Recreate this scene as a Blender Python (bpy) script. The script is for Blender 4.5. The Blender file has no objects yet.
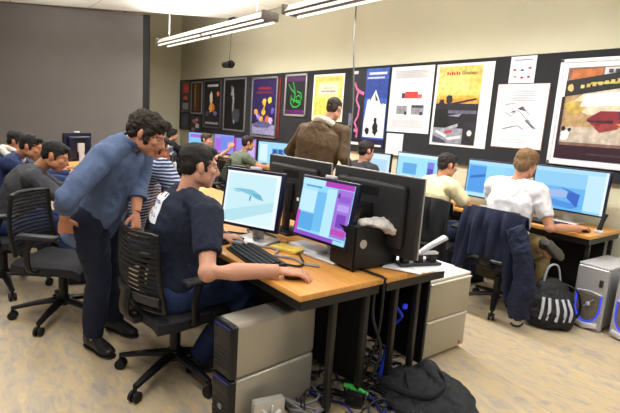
import bpy, bmesh, math, random
from mathutils import Vector, Matrix, noise
from mathutils.bvhtree import BVHTree
random.seed(7)
SC = bpy.context.scene
COL = SC.collection
PI = math.pi

# ------------------------------------------------------------------ camera, world, lights, exposure
cam = bpy.data.cameras.new('camera'); camo = bpy.data.objects.new('camera', cam); COL.objects.link(camo)
cam.sensor_width = 36.0; cam.lens = 471.816 / 620 * 36.0; cam.clip_start = 0.05; cam.clip_end = 100
def _cam():
    pitch, roll, yaw = 0.17327, 0.06778, -0.8999
    f = Vector((math.sin(yaw)*math.cos(pitch), math.cos(yaw)*math.cos(pitch), -math.sin(pitch)))
    r = Vector((math.cos(yaw), -math.sin(yaw), 0)); u = r.cross(f)
    r2 = math.cos(roll)*r + math.sin(roll)*u; u2 = -math.sin(roll)*r + math.cos(roll)*u
    m = Matrix((r2, u2, -f)).transposed().to_4x4(); m.translation = (0, 0, 1.5)
    return m
camo.matrix_world = _cam(); SC.camera = camo
SC.view_settings.view_transform = 'Standard'; SC.view_settings.look = 'None'
SC.view_settings.gamma = 1.0; SC.view_settings.use_curve_mapping = False
SC.view_settings.exposure = 0.08
W = bpy.data.worlds.new('world'); SC.world = W; W.use_nodes = True
W.node_tree.nodes['Background'].inputs[0].default_value = (1.0, 0.98, 0.95, 1)
W.node_tree.nodes['Background'].inputs[1].default_value = 0.22
def area(name, loc, sx, sy, power, rot=(0, 0, 0), color=(1, 0.975, 0.925)):
    l = bpy.data.lights.new(name, 'AREA'); l.shape = 'RECTANGLE'; l.size = sx; l.size_y = sy
    l.energy = power; l.color = color
    o = bpy.data.objects.new(name, l); COL.objects.link(o); o.location = loc; o.rotation_euler = rot
    return o
area('lamp_row_wall_far', (-7.3, 3.45, 2.72), 3.6, 0.2, 75)
area('lamp_row_wall_near', (-3.1, 3.45, 2.72), 3.6, 0.2, 85)
area('lamp_row_wall_end', (0.8, 3.45, 2.72), 3.0, 0.2, 60)
area('lamp_row_centre_far', (-7.0, 0.2, 3.3), 3.6, 0.3, 80)
area('lamp_row_centre_near', (-2.6, 0.2, 3.3), 3.6, 0.3, 90)
area('lamp_row_rear', (0.6, -0.6, 3.3), 3.6, 0.4, 45)
area('lamp_up_far', (-7.3, 3.45, 2.95), 3.6, 0.2, 70, (PI, 0, 0))
area('fill_up_centre', (-8.0, 1.2, 2.75), 3.6, 0.2, 60, (PI, 0, 0))  # added fill without a fixture, brightens the dropped ceiling
area('lamp_up_near', (-3.1, 3.45, 2.95), 3.6, 0.2, 60, (PI, 0, 0))

# ------------------------------------------------------------------ materials
def lin(h):
    if isinstance(h, str):
        h = h.lstrip('#'); c = [int(h[i:i+2], 16)/255 for i in (0, 2, 4)]
    else: c = h
    return tuple(x/12.92 if x <= 0.04045 else ((x+0.055)/1.055)**2.4 for x in c) + (1,)
MATS = {}
def mat(color, rough=0.55, metal=0.0, var=0.12, scale=12.0, bump=0.0, bscale=60.0, spec=0.4, key=None):
    if isinstance(color, list): color = tuple(color)
    k = (color, rough, metal, var, scale, bump, bscale, spec)
    if k in MATS: return MATS[k]
    m = bpy.data.materials.new('surface_%d' % len(MATS)); m.use_nodes = True
    nt = m.node_tree; b = nt.nodes['Principled BSDF']; L = nt.links
    b.inputs['Roughness'].default_value = rough; b.inputs['Metallic'].default_value = metal
    b.inputs['Specular IOR Level'].default_value = spec
    c = lin(color)
    tc = nt.nodes.new('ShaderNodeTexCoord')
    n = nt.nodes.new('ShaderNodeTexNoise'); n.inputs['Scale'].default_value = scale; n.inputs['Detail'].default_value = 4
    L.new(tc.outputs['Object'], n.inputs['Vector'])
    cr = nt.nodes.new('ShaderNodeValToRGB')
    cr.color_ramp.elements[0].position = 0.3; cr.color_ramp.elements[1].position = 0.7
    cr.color_ramp.elements[0].color = tuple(x*(1-var) for x in c[:3]) + (1,)
    cr.color_ramp.elements[1].color = tuple(min(1, x*(1+var)) for x in c[:3]) + (1,)
    L.new(n.outputs['Fac'], cr.inputs['Fac']); L.new(cr.outputs['Color'], b.inputs['Base Color'])
    if bump:
        n2 = nt.nodes.new('ShaderNodeTexNoise'); n2.inputs['Scale'].default_value = bscale; n2.inputs['Detail'].default_value = 3
        L.new(tc.outputs['Object'], n2.inputs['Vector'])
        bp = nt.nodes.new('ShaderNodeBump'); bp.inputs['Strength'].default_value = bump; bp.inputs['Distance'].default_value = 0.02
        L.new(n2.outputs['Fac'], bp.inputs['Height']); L.new(bp.outputs['Normal'], b.inputs['Normal'])
    MATS[k] = m
    return m
def glow(color, strength=1.0):
    k = ('glow', color, strength)
    if k in MATS: return MATS[k]
    m = bpy.data.materials.new('glow_%d' % len(MATS)); m.use_nodes = True
    b = m.node_tree.nodes['Principled BSDF']
    b.inputs['Base Color'].default_value = (0.01, 0.01, 0.012, 1); b.inputs['Roughness'].default_value = 0.35
    b.inputs['Emission Color'].default_value = lin(color); b.inputs['Emission Strength'].default_value = strength
    MATS[k] = m
    return m
def stripes(c1, c2, freq, axis='Z', dist=1.5):
    m = bpy.data.materials.new('striped_cloth'); m.use_nodes = True
    nt = m.node_tree; b = nt.nodes['Principled BSDF']; b.inputs['Roughness'].default_value = 0.8
    tc = nt.nodes.new('ShaderNodeTexCoord'); w = nt.nodes.new('ShaderNodeTexWave')
    w.bands_direction = axis; w.inputs['Scale'].default_value = freq; w.inputs['Distortion'].default_value = dist
    cr = nt.nodes.new('ShaderNodeValToRGB'); cr.color_ramp.interpolation = 'CONSTANT'
    cr.color_ramp.elements[0].color = lin(c1); cr.color_ramp.elements[1].position = 0.6; cr.color_ramp.elements[1].color = lin(c2)
    nt.links.new(tc.outputs['Object'], w.inputs['Vector']); nt.links.new(w.outputs['Fac'], cr.inputs['Fac'])
    nt.links.new(cr.outputs['Color'], b.inputs['Base Color'])
    return m
def floor_mat():
    m = bpy.data.materials.new('mottled_vinyl'); m.use_nodes = True
    nt = m.node_tree; b = nt.nodes['Principled BSDF']; L = nt.links
    b.inputs['Roughness'].default_value = 0.42; b.inputs['Specular IOR Level'].default_value = 0.35
    tc = nt.nodes.new('ShaderNodeTexCoord'); mp = nt.nodes.new('ShaderNodeMapping')
    mp.inputs['Rotation'].default_value = (0, 0, 0.75); mp.inputs['Scale'].default_value = (4.5, 12.0, 1)
    L.new(tc.outputs['Object'], mp.inputs['Vector'])
    n = nt.nodes.new('ShaderNodeTexNoise'); n.inputs['Scale'].default_value = 1.5; n.inputs['Detail'].default_value = 7
    n.inputs['Roughness'].default_value = 0.62; n.inputs['Distortion'].default_value = 0.9
    L.new(mp.outputs['Vector'], n.inputs['Vector'])
    cr = nt.nodes.new('ShaderNodeValToRGB'); e = cr.color_ramp.elements
    e[0].position = 0.30; e[0].color = lin('#9a918a'); e[1].position = 0.72; e[1].color = lin('#c9b695')
    for p, c in ((0.42, '#aa9d8c'), (0.52, '#b8a688'), (0.60, '#bda882')):
        x = e.new(p); x.color = lin(c)
    L.new(n.outputs['Fac'], cr.inputs['Fac']); L.new(cr.outputs['Color'], b.inputs['Base Color'])
    return m
def wood_mat():
    m = bpy.data.materials.new('beech_laminate'); m.use_nodes = True
    nt = m.node_tree; b = nt.nodes['Principled BSDF']; L = nt.links
    b.inputs['Roughness'].default_value = 0.4
    tc = nt.nodes.new('ShaderNodeTexCoord'); mp = nt.nodes.new('ShaderNodeMapping')
    mp.inputs['Scale'].default_value = (1.2, 22, 22); L.new(tc.outputs['Object'], mp.inputs['Vector'])
    n = nt.nodes.new('ShaderNodeTexNoise'); n.inputs['Scale'].default_value = 2.0; n.inputs['Detail'].default_value = 5
    L.new(mp.outputs['Vector'], n.inputs['Vector'])
    cr = nt.nodes.new('ShaderNodeValToRGB')
    cr.color_ramp.elements[0].position = 0.3; cr.color_ramp.elements[0].color = lin('#c98a42')
    cr.color_ramp.elements[1].position = 0.7; cr.color_ramp.elements[1].color = lin('#dfa356')
    L.new(n.outputs['Fac'], cr.inputs['Fac']); L.new(cr.outputs['Color'], b.inputs['Base Color'])
    return m
def ceil_mat():
    m = bpy.data.materials.new('ceiling_tile'); m.use_nodes = True
    nt = m.node_tree; b = nt.nodes['Principled BSDF']; L = nt.links
    b.inputs['Roughness'].default_value = 0.9
    tc = nt.nodes.new('ShaderNodeTexCoord'); br = nt.nodes.new('ShaderNodeTexBrick')
    br.offset = 0.0; br.inputs['Scale'].default_value = 1.0
    br.inputs['Brick Width'].default_value = 1.2; br.inputs['Row Height'].default_value = 1.2; br.inputs['Mortar Size'].default_value = 0.012
    br.inputs['Color1'].default_value = lin('#f4f3ee'); br.inputs['Color2'].default_value = lin('#efeeea'); br.inputs['Mortar'].default_value = lin('#cfcec8')
    L.new(tc.outputs['Object'], br.inputs['Vector']); L.new(br.outputs['Color'], b.inputs['Base Color'])
    return m
BLACK = mat('#17181b', 0.45, 0, 0.15, 20); BLACKM = mat('#1c1d20', 0.35, 0.3, 0.1)
CHAIRB = mat('#121214', 0.6, 0, 0.15, 40, 0.3, 220); CHAIRP = mat('#0e0e10', 0.38, 0, 0.1, 20)
SILVER = mat('#b9b6ae', 0.36, 0.55, 0.05, 6); SILVERP = mat('#c9c9c9', 0.35, 0.3, 0.05, 8)
WHITE = mat('#e9e8e4', 0.6, 0, 0.03); PAPER = mat('#f0f0f0', 0.8, 0, 0.02)
NAVYB = mat('#0e1230', 0.3, 0, 0.1); STEEL = mat('#6d6c68', 0.4, 0.7, 0.08)
WOOD = wood_mat(); RUBBER = mat('#0d0d0f', 0.6)

# ------------------------------------------------------------------ mesh helpers
def B(): return bmesh.new()
def box(bm, c, s, bev=0.0, rot=None, seg=2):
    t = bmesh.new(); bmesh.ops.create_cube(t, size=1.0)
    bmesh.ops.scale(t, vec=s, verts=t.verts)
    if bev > 0:
        bmesh.ops.bevel(t, geom=list(t.edges), offset=min(bev, min(s)*0.45), segments=seg, profile=0.5, affect='EDGES')
    m = (rot.to_4x4() if rot is not None else Matrix.Identity(4)); m = Matrix.Translation(c) @ m
    bmesh.ops.transform(t, matrix=m, verts=t.verts)
    add(bm, t)
def add(bm, t, mi=None):
    me = bpy.data.meshes.new('tmp'); t.to_mesh(me); t.free()
    n0 = len(bm.faces); bm.from_mesh(me); bpy.data.meshes.remove(me)
    if mi is not None:
        bm.faces.ensure_lookup_table()
        for f in bm.faces[n0:]: f.material_index = mi
def frame_axes(t, ref):
    t = t.normalized(); ref = Vector(ref)
    x = ref - t*ref.dot(t)
    if x.length < 1e-4:
        x = t.orthogonal()
    x.normalize(); return x, t.cross(x)
def sweep(bm, pts, rad, ref=(1, 0, 0), seg=12, cap=True, close=False):
    pts = [Vector(p) for p in pts]; n = len(pts); rings = []
    if not isinstance(rad, (list, tuple)) or (isinstance(rad, tuple) and len(rad) == 2 and n != 2): rad = [rad]*n
    for i, p in enumerate(pts):
        if close: t = pts[(i+1) % n]-pts[i-1]
        else: t = pts[min(i+1, n-1)]-pts[max(i-1, 0)]
        x, y = frame_axes(t, ref); r = rad[i]
        a, b = r if isinstance(r, (tuple, list)) else (r, r)
        rings.append([bm.verts.new(p + x*a*math.cos(2*PI*k/seg) + y*b*math.sin(2*PI*k/seg)) for k in range(seg)])
    for i in range(n if close else n-1):
        A, C = rings[i], rings[(i+1) % n]
        for k in range(seg): bm.faces.new((A[k], A[(k+1) % seg], C[(k+1) % seg], C[k]))
    if cap and not close:
        bm.faces.new(rings[0][::-1]); bm.faces.new(rings[-1])
def cyl(bm, a, b, r, seg=14, r2=None): sweep(bm, [a, b], [r, r if r2 is None else r2], seg=seg)
def ell(bm, c, r, rot=None, u=16, v=10):
    t = bmesh.new(); bmesh.ops.create_uvsphere(t, u_segments=u, v_segments=v, radius=1.0)
    m = Matrix.Translation(Vector(c)) @ (rot.to_4x4() if rot is not None else Matrix.Identity(4)) @ Matrix.Diagonal(tuple(r)+(1,))
    bmesh.ops.transform(t, matrix=m, verts=t.verts); add(bm, t)
def curve_pts(pts, n=8):
    P = [Vector(p) for p in pts]; out = []
    for i in range(len(P)-1):
        p0, p1, p2, p3 = P[max(i-1, 0)], P[i], P[i+1], P[min(i+2, len(P)-1)]
        for k in range(n):
            t = k/n
            out.append(0.5*((2*p1)+(p2-p0)*t+(2*p0-5*p1+4*p2-p3)*t*t+(3*p1-p0-3*p2+p3)*t**3))
    out.append(P[-1]); return out
def tube(bm, pts, r, seg=8, n=8): sweep(bm, curve_pts(pts, n), r if not isinstance(r, tuple) else [r]*((len(pts)-1)*n+1), ref=(0.3, 0.2, 1), seg=seg)
def prism(bm, poly, axis, a, b):
    # extrude a polygon given in the two other axes along axis from a to b
    def mk(p, t):
        q = [0, 0, 0]; o = [i for i in range(3) if i != axis]; q[o[0]], q[o[1]] = p; q[axis] = t; return bm.verts.new(q)
    A = [mk(p, a) for p in poly]; C = [mk(p, b) for p in poly]; n = len(poly)
    bm.faces.new(A); bm.faces.new(C[::-1])
    for k in range(n): bm.faces.new((A[k], C[k], C[(k+1) % n], A[(k+1) % n]))
def mk_obj(name, me, parent=None, loc=None):
    o = bpy.data.objects.new(name, me); COL.objects.link(o)
    if parent is not None: o.parent = parent
    if loc is not None: o.location = loc
    return o
def obj(name, bm, m, parent=None, smooth=True, loc=None, recalc=True, label=None):
    if recalc: bmesh.ops.recalc_face_normals(bm, faces=bm.faces)
    me = bpy.data.meshes.new(name); bm.to_mesh(me); bm.free()
    for x in (m if isinstance(m, (list, tuple)) else [m]): me.materials.append(x)
    if smooth:
        for p in me.polygons: p.use_smooth = True
        try: me.set_sharp_from_angle(angle=math.radians(35))
        except Exception: pass
    o = mk_obj(name, me, parent, loc)
    if label: o['label'] = label
    return o
def tag(o, label, cat, group=None, kind=None):
    o['label'] = label; o['category'] = cat
    if group: o['group'] = group
    if kind: o['kind'] = kind
    return o
def thing(name, label, cat, loc=(0, 0, 0), rotz=0.0, group=None):
    o = bpy.data.objects.new(name, None); COL.objects.link(o); o.empty_display_size = 0.1
    o.location = loc; o.rotation_euler = (0, 0, rotz)
    return tag(o, label, cat, group)
def struct(name, bm, m, smooth=False):
    o = obj(name, bm, m, None, smooth); o['kind'] = 'structure'; return o
def dup(root, loc, rotz, label, group=None):
    r = root.copy(); COL.objects.link(r); r.location = loc; r.rotation_euler = (0, 0, rotz); r['label'] = label
    if group: r['group'] = group
    for ch in list(root.children):
        c = ch.copy(); COL.objects.link(c); c.parent = r
        for g in list(ch.children):
            d = g.copy(); COL.objects.link(d); d.parent = c
    return r
def art(name, parent, o, ux, uy, base, items, depth=0.004, label=None):
    """a flat printed / displayed sheet: o lower-left corner, ux, uy edge vectors; patches [(material, polygon in 0..1)] printed on its face"""
    o, ux, uy = Vector(o), Vector(ux), Vector(uy); n = ux.cross(uy).normalized()
    bm = B(); mats = [base]
    q = lambda u, v, d: o + ux*u + uy*v + n*d
    A = [bm.verts.new(q(u, v, 0)) for u, v in ((0, 0), (1, 0), (1, 1), (0, 1))]
    C = [bm.verts.new(q(u, v, -depth)) for u, v in ((0, 0), (1, 0), (1, 1), (0, 1))]
    bm.faces.new(A); bm.faces.new(C[::-1])
    for k in range(4): bm.faces.new((A[k], C[k], C[(k+1) % 4], A[(k+1) % 4]))
    for i, (m, poly) in enumerate(items):
        if m not in mats: mats.append(m)
        f = bm.faces.new([bm.verts.new(q(u, v, 0.0004*(i+1))) for u, v in poly]); f.material_index = mats.index(m)
        f.normal_update()
        if f.normal.dot(n) < 0: f.normal_flip()
    return obj(name, bm, mats, parent, smooth=False, recalc=False, label=label)
def R4(u0, v0, u1, v1, sk=0.0): return [(u0, v0), (u1, v0), (u1+sk, v1), (u0+sk, v1)]
def disc(cx, cy, rx, ry, n=14, a0=0, a1=2*PI): return [(cx+rx*math.cos(a0+(a1-a0)*k/n), cy+ry*math.sin(a0+(a1-a0)*k/n)) for k in range(n if a1-a0 > 6.28 else n+1)]
def rough_blob(cx, cy, rx, ry, seed, n=14):
    r = random.Random(seed); return [(cx+rx*math.cos(2*PI*k/n)*r.uniform(.65, 1.1), cy+ry*math.sin(2*PI*k/n)*r.uniform(.65, 1.1)) for k in range(n)]
def remesh(bm, voxel, it=4, fac=0.5):
    me = bpy.data.meshes.new('t'); bmesh.ops.recalc_face_normals(bm, faces=bm.faces); bm.to_mesh(me); bm.free()
    o = bpy.data.objects.new('t', me); COL.objects.link(o)
    a = o.modifiers.new('r', 'REMESH'); a.mode = 'VOXEL'; a.voxel_size = voxel
    if it:
        s = o.modifiers.new('s', 'SMOOTH'); s.factor = fac; s.iterations = it
    dg = bpy.context.evaluated_depsgraph_get(); dg.update()
    r = bpy.data.meshes.new_from_object(o.evaluated_get(dg)); bpy.data.objects.remove(o); bpy.data.meshes.remove(me)
    return r
def from_mesh(name, me, m, parent):
    me.materials.clear()
    for x in (m if isinstance(m, (list, tuple)) else [m]): me.materials.append(x)
    for p in me.polygons: p.use_smooth = True
    me.name = name
    return mk_obj(name, me, parent)
def wrinkle(me, amp, fr, seed=0.0, stretch=(1, 1, 1)):
    st = Vector(stretch)
    ns = [v.normal.copy() for v in me.vertices]
    for v, n in zip(me.vertices, ns):
        p = Vector((v.co.x*st.x, v.co.y*st.y, v.co.z*st.z))*fr + Vector((seed, seed*1.7, 0))
        a = noise.noise(p); b = noise.noise(p*2.1 + Vector((5, 3, 1)))
        v.co += n*amp*(a*1.1 + 0.6*(1-abs(b)*2.2))

# ------------------------------------------------------------------ the room
bm = B(); box(bm, (-6, 1.0, -0.05), (18, 9.0, 0.1)); struct('floor', bm, floor_mat())
WALLM = mat('#d5d1b8', 0.85, 0, 0.03, 1.2)
bm = B(); box(bm, (-5.05, 5.06, 2.1), (14.1, 0.12, 4.2)); struct('wall_back', bm, WALLM)
bm = B(); box(bm, (-12.06, 0.8, 2.1), (0.12, 8.4, 4.2)); struct('wall_left', bm, WALLM)
bm = B(); box(bm, (-11.93, 4.05, 2.1), (0.14, 0.95, 4.2)); struct('trim_1', bm, WALLM)
bm = B(); box(bm, (-6, 1.0, 4.25), (18, 9.0, 0.1)); struct('ceiling', bm, ceil_mat())
bm = B(); prism(bm, [(-8.6, 4.65), (-11.9, 0.15), (-11.9, -3), (2.5, -3), (2.5, 4.65)], 2, 3.4, 3.5); struct('ceiling', bm, ceil_mat())
bm = B(); box(bm, (-5.0, 4.985, 0.06), (13.9, 0.02, 0.12)); struct('baseboard_back', bm, mat('#3a3937', 0.6))
# grey projection screen standing across the far corner
t = thing('projection_screen', 'huge grey projection screen across the far left corner', 'screen', (-9.86, 3.32, 0.0), math.atan2(2.287, 1.436)-PI)
bm = B(); box(bm, (2.5, 0.03, 1.75), (5.0, 0.05, 3.26)); obj('fabric', bm, mat('#706b69', 0.8, 0, 0.03, 2.5), t, False)
bm = B(); box(bm, (-0.06, 0.02, 1.72), (0.12, 0.07, 3.34)); obj('side_border', bm, BLACK, t, False)
bm = B(); box(bm, (2.5, 0.03, 0.06), (5.1, 0.4, 0.12), 0.02); obj('base_rail', bm, BLACK, t, False)
# black display board
bm = B(); box(bm, (-6.0, 4.974, 1.755), (11.86, 0.045, 1.23), 0.004)
tag(obj('display_board', bm, mat('#26272b', 0.9, 0, 0.1, 6), None, False), 'long black display board running along the beige wall behind the posters', 'board')

# ------------------------------------------------------------------ posters
K = 4.943/5.0
def ink(c): return mat(c, 0.5, 0, 0.04, 4) if min(lin(c)[:3]) > .45 else mat(c, 0.5, 0, 0.3, 16)
WHT = ink('#eeeeee'); DK = ink('#17161c')
def poster(label, x0, x1, z0, z1, base, items, frame=None, cat='poster', group='posters on the display board'):
    x0, x1 = x0*K, x1*K; z0, z1 = (z0-1.5)*K+1.5, (z1-1.5)*K+1.5
    cx, cz = (x0+x1)/2, (z0+z1)/2; w, h = x1-x0, z1-z0
    t = thing('poster', label, cat, (cx, 4.944, cz), 0, group)
    if frame:
        f = 0.035; bm = B()
        for c, s in (((0, 0, h/2-f/2), (w, .02, f)), ((0, 0, -h/2+f/2), (w, .02, f)), ((w/2-f/2, 0, 0), (f, .02, h)), ((-w/2+f/2, 0, 0), (f, .02, h))):
            box(bm, (c[0], -0.004, c[2]), s, 0.004)
        obj('frame', bm, frame, t)
        art('sheet', t, (-w/2+f, -0.003, -h/2+f), (w-2*f, 0, 0), (0, 0, h-2*f), base, items)
    else:
        art('sheet', t, (-w/2, -0.002, -h/2), (w, 0, 0), (0, 0, h), base, items)
    return t
GF = mat('#8f8f93', 0.4, 0.5, 0.05); DF = mat('#55555a', 0.4, 0.4, 0.05)
RED, ORG, YEL, BLU, PUR, GRN = ink('#b5261e'), ink('#d8702a'), ink('#e6c33c'), ink('#1d3f9a'), ink('#3a1c5c'), ink('#2fae3f')
poster('narrow poster with a red orange panel, leftmost on the board', -11.93, -11.42, 1.58, 2.35, ink('#3a3a40'),
       [(ink('#c8412a'), R4(.1, .62, .9, .97)), (ink('#e2593a'), rough_blob(.55, .8, .25, .12, 1)), (ink('#d25a44'), rough_blob(.5, .45, .32, .1, 2)), (ink('#9a9aa6'), R4(.1, .05, .9, .28)), (DK, R4(.1, .3, .9, .36))], DF)
poster('small brown and gold framed poster beside the red orange one', -11.34, -10.7, 1.55, 2.32, ink('#2b1a10'),
       [(ink('#7a4a1c'), R4(.25, .05, .5, .97)), (ink('#a8702c'), R4(.32, .2, .42, .95)), (ink('#5c3514'), R4(.6, .05, .75, .95))], GF)
bits = [(DK, R4(.03, .03, .97, .97)), (ink('#c9c9d2'), R4(.2, .88, .85, .93)), (ink('#e6dcd0'), rough_blob(.45, .63, .1, .16, 3)), (ORG, rough_blob(.5, .43, .22, .1, 4)), (ink('#dba24a'), rough_blob(.42, .4, .1, .12, 5)), (ink('#d86b4a'), rough_blob(.86, .72, .08, .06, 6)), (ink('#4a4a8a'), rough_blob(.22, .28, .13, .08, 7)), (ink('#6a6a98'), rough_blob(.7, .3, .16, .06, 8)), (ink('#8a8a94'), R4(.1, .05, .9, .1))]
poster('dark framed poster with orange and white figures, next to the gold one', -10.62, -9.73, 1.25, 2.34, DK, bits, DF)
sil = [(ink('#8e9298'), [(.38, .85), (.44, .85), (.5, .62), (.46, .4), (.55, .12), (.48, .12), (.4, .4), (.42, .6), (.33, .74)]), (ink('#6d727a'), rough_blob(.36, .84, .05, .05, 9)), (ink('#70747c'), [(.3, .74), (.44, .68), (.44, .65), (.28, .7)]), (ink('#3c3f48'), rough_blob(.6, .3, .2, .15, 10))]
poster('black framed poster with a thin pale standing figure', -9.6, -8.65, 1.235, 2.345, ink('#0c0c10'), sil, GF)
it = [(ink('#2a1d52'), R4(.02, .28, .98, .98)), (ink('#8a2038'), R4(.25, .82, .78, .86)), (ink('#70203a'), R4(.18, .75, .85, .78)), (ink('#8f8cb0'), R4(.02, .02, .98, .2)), (ink('#5c5a88'), rough_blob(.5, .2, .45, .09, 11))]
for k, (u, v, c) in enumerate(((.52, .6, '#e0b42e'), (.75, .63, '#e8c440'), (.18, .42, '#d8a030'), (.5, .42, '#e4b838'), (.68, .3, '#d6682a'), (.3, .33, '#7a66c8'), (.82, .28, '#c8b0e0'), (.42, .3, '#d09a2c'), (.88, .45, '#5a50b0'))):
    it.append((ink(c), rough_blob(u, v, .09, .065, 20+k)))
it += [(ink('#c8a040'), [(.45, .42), (.55, .58), (.6, .57), (.5, .4)]), (ink('#a890e0'), [(.2, .4), (.4, .31), (.4, .27), (.18, .36)])]
poster('purple framed poster scattered with golden toy-like shapes', -8.41, -7.49, 1.173, 2.323, ink('#1c1738'), it, GF)
bm = B(); box(bm, (-7.42*K, 4.944, 1.75), (0.06, 0.012, 1.1)); tag(obj('banner_strip', bm, ink('#6e1d1a'), None, False), 'thin dark red strip beside the purple framed poster', 'banner')
g = [(ink('#120c18'), R4(.04, .14, .96, .86)), (ink('#4a1a58'), R4(.04, .86, .96, .98)), (ink('#5a1a60'), R4(.04, .02, .96, .12))]
def stroke(pts, w):
    out = []
    L, Rr = [], []
    for i, p in enumerate(pts):
        a = Vector(pts[max(i-1, 0)]); b = Vector(pts[min(i+1, len(pts)-1)]); d = (b-a).normalized(); n = Vector((-d.y, d.x))*w
        L.append((p[0]+n.x, p[1]+n.y)); Rr.append((p[0]-n.x, p[1]-n.y))
    for i in range(len(pts)-1): out.append([L[i], L[i+1], Rr[i+1], Rr[i]])
    return out
for s in ([(.12, .8), (.25, .68), (.4, .6), (.52, .5)], [(.35, .85), (.45, .68), (.5, .5), (.42, .3)], [(.3, .5), (.28, .3), (.4, .2), (.6, .19), (.78, .27), (.82, .42), (.7, .5), (.55, .45), (.6, .32), (.8, .3)], [(.6, .6), (.8, .55), (.85, .42)], [(.3, .42), (.5, .35), (.75, .36)]):
    g += [(GRN, q) for q in stroke(s, .018)]
poster('black framed poster with a neon green line drawing', -7.25, -6.6, 1.61, 2.34, DK, g, mat('#a9a7a8', 0.4, 0.4, .05))
poster('yellow poster behind the standing man in the brown jacket', -6.42, -5.65, 1.56, 2.305, ink('#e9e6dc'),
       [(ink('#dcc458'), R4(.05, .04, .95, .95)), (ink('#e2d588'), R4(.12, .5, .88, .85)), (ink('#e9e4c0'), R4(.2, .58, .8, .8)), (ink('#a9a0a8'), R4(.28, .61, .75, .66)), (ink('#b3a890'), R4(.35, .69, .68, .72))])
f = [(ink('#14101c'), R4(0, .0, .42, 1)), (ink('#2c56b4'), R4(.42, .0, 1, 1)), (ink('#1c3c92'), R4(.42, .62, 1, .86)), (ink('#dfe4ea'), [(.44, .12), (.98, .12), (.98, .55), (.84, .56), (.7, .73), (.6, .62), (.5, .6), (.44, .3)]),
     (ink('#3a3d48'), [(.55, .62), (.6, .66), (.58, .58)]), (ink('#3a3d48'), [(.68, .69), (.78, .6), (.72, .58), (.7, .63)]), (ink('#3a3d48'), [(.8, .62), (.92, .53), (.84, .56)]),
     (ink('#15151c'), rough_blob(.76, .24, .09, .1, 31)), (ink('#15151c'), rough_blob(.75, .34, .05, .04, 32)), (ink('#15151c'), rough_blob(.55, .2, .06, .05, 33)), (ink('#c8d2e2'), R4(.5, .92, .95, .95)), (ink('#b8c4da'), R4(.46, .87, .9, .89)),
     (ink('#1b1a40'), R4(.42, 0, 1, .1)), (ink('#e8e8ec'), R4(.05, .005, .35, .04)), (ink('#e8e8ec'), R4(.7, .005, .95, .03)), (ink('#d8d8dc'), R4(.08, .94, .2, .98))]
for s in ([(.12, .83), (.2, .74), (.3, .7), (.4, .68)], [(.24, .7), (.2, .6), (.3, .5), (.28, .38), (.2, .3), (.3, .2), (.28, .1)], [(.2, .2), (.3, .18)]): f += [(ink('#c66a9c'), q) for q in stroke(s, .022)]
f += [(ink('#6a6a84'), R4(.02, .25, .12, .42))]
poster('poster split between a black pink panel and a blue snowy mountain', -5.5, -4.72, 1.23, 2.345, ink('#1c1c24'), f)
g = [(ink('#d4d4d8'), R4(.1, .82, .9, .95)), (ink('#c43a34'), R4(.38, .52, .68, .62)), (ink('#3a3a48'), R4(.3, .52, .38, .6)), (ink('#b06060'), R4(.68, .52, .78, .58)), (ink('#c8c8cc'), R4(.1, .46, .95, .475)), (ink('#85858c'), R4(.2, .28, .46, .41)), (ink('#2c2c34'), R4(.4, .27, .46, .32)), (ink('#85858c'), R4(.56, .28, .85, .41)), (ink('#3a3a42'), R4(.56, .38, .84, .42)), (ink('#2c2c34'), R4(.76, .27, .83, .32)), (ink('#d0d0d4'), R4(.12, .08, .88, .2))]
for k in range(6): g.append((ink('#bcbcc2'), R4(.14, .09+.018*k, .86-.1*(k % 2), .096+.018*k)))
for k in range(5): g.append((ink('#c0c0c6'), R4(.12, .83+.024*k, .88-.07*(k % 3), .839+.024*k)))
poster('white poster with a small red logo and two grey pictures', -4.675, -3.95, 1.47, 2.34, ink('#e3e3e6'), g)
g = [(ink('#d4bd62'), R4(.05, .45, .82, .97)), (ink('#d0a845'), R4(.05, .45, .82, .62)), (ink('#cfc878'), R4(.05, .66, .6, .9)), (ink('#dc8a30'), R4(.05, .5, .82, .58)), (ink('#c0392b'), R4(0.200, .865, 0.230, 0.905)), (ink('#c0392b'), R4(0.242, .865, 0.272, 0.895)), (ink('#c0392b'), R4(0.284, .865, 0.314, 0.905)), (ink('#c0392b'), R4(0.326, .865, 0.356, 0.895)), (ink('#c0392b'), R4(0.368, .865, 0.398, 0.905)), (ink('#c0392b'), R4(0.410, .865, 0.440, 0.895)),
     (ink('#1c1b24'), R4(.05, .2, .82, .52)), (ink('#1b1a22'), rough_blob(.3, .57, .07, .06, 41)), (ink('#1b1a22'), rough_blob(.16, .52, .06, .07, 42)), (ink('#24232c'), [(.3, .52), (.78, .59), (.78, .57), (.3, .49)]), (ink('#5a5a70'), R4(.3, .4, .8, .44)), (ink('#8a8a9a'), [(.3, .37), (.55, .4), (.5, .36)]), (ink('#101016'), R4(.05, .22, .3, .45)),
     (ink('#8a8c98'), R4(.05, .03, .6, .22)), (ink('#9ea0aa'), [(.2, .2), (.5, .28), (.5, .24), (.2, .16)]), (ink('#b4324a'), [(.28, .18), (.42, .2), (.4, .16), (.28, .15)]), (ink('#26252c'), R4(.6, .03, .82, .3)), (ink('#e8e4c8'), disc(.72, .17, .04, .035)), (ink('#3e3e4a'), [(.06, .12), (.3, .06), (.3, .03), (.06, .04)]), (ink('#dfe0e4'), [(.1, .16), (.3, .1), (.32, .13), (.12, .19)]), (ink('#c9cad2'), [(.3, .1), (.58, .14), (.58, .1), (.34, .07)])]
pH = poster('yellow sunset poster with dark machinery and red title', -3.912, -3.115, 1.345, 2.335, ink('#e6e6ea'), g)
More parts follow.
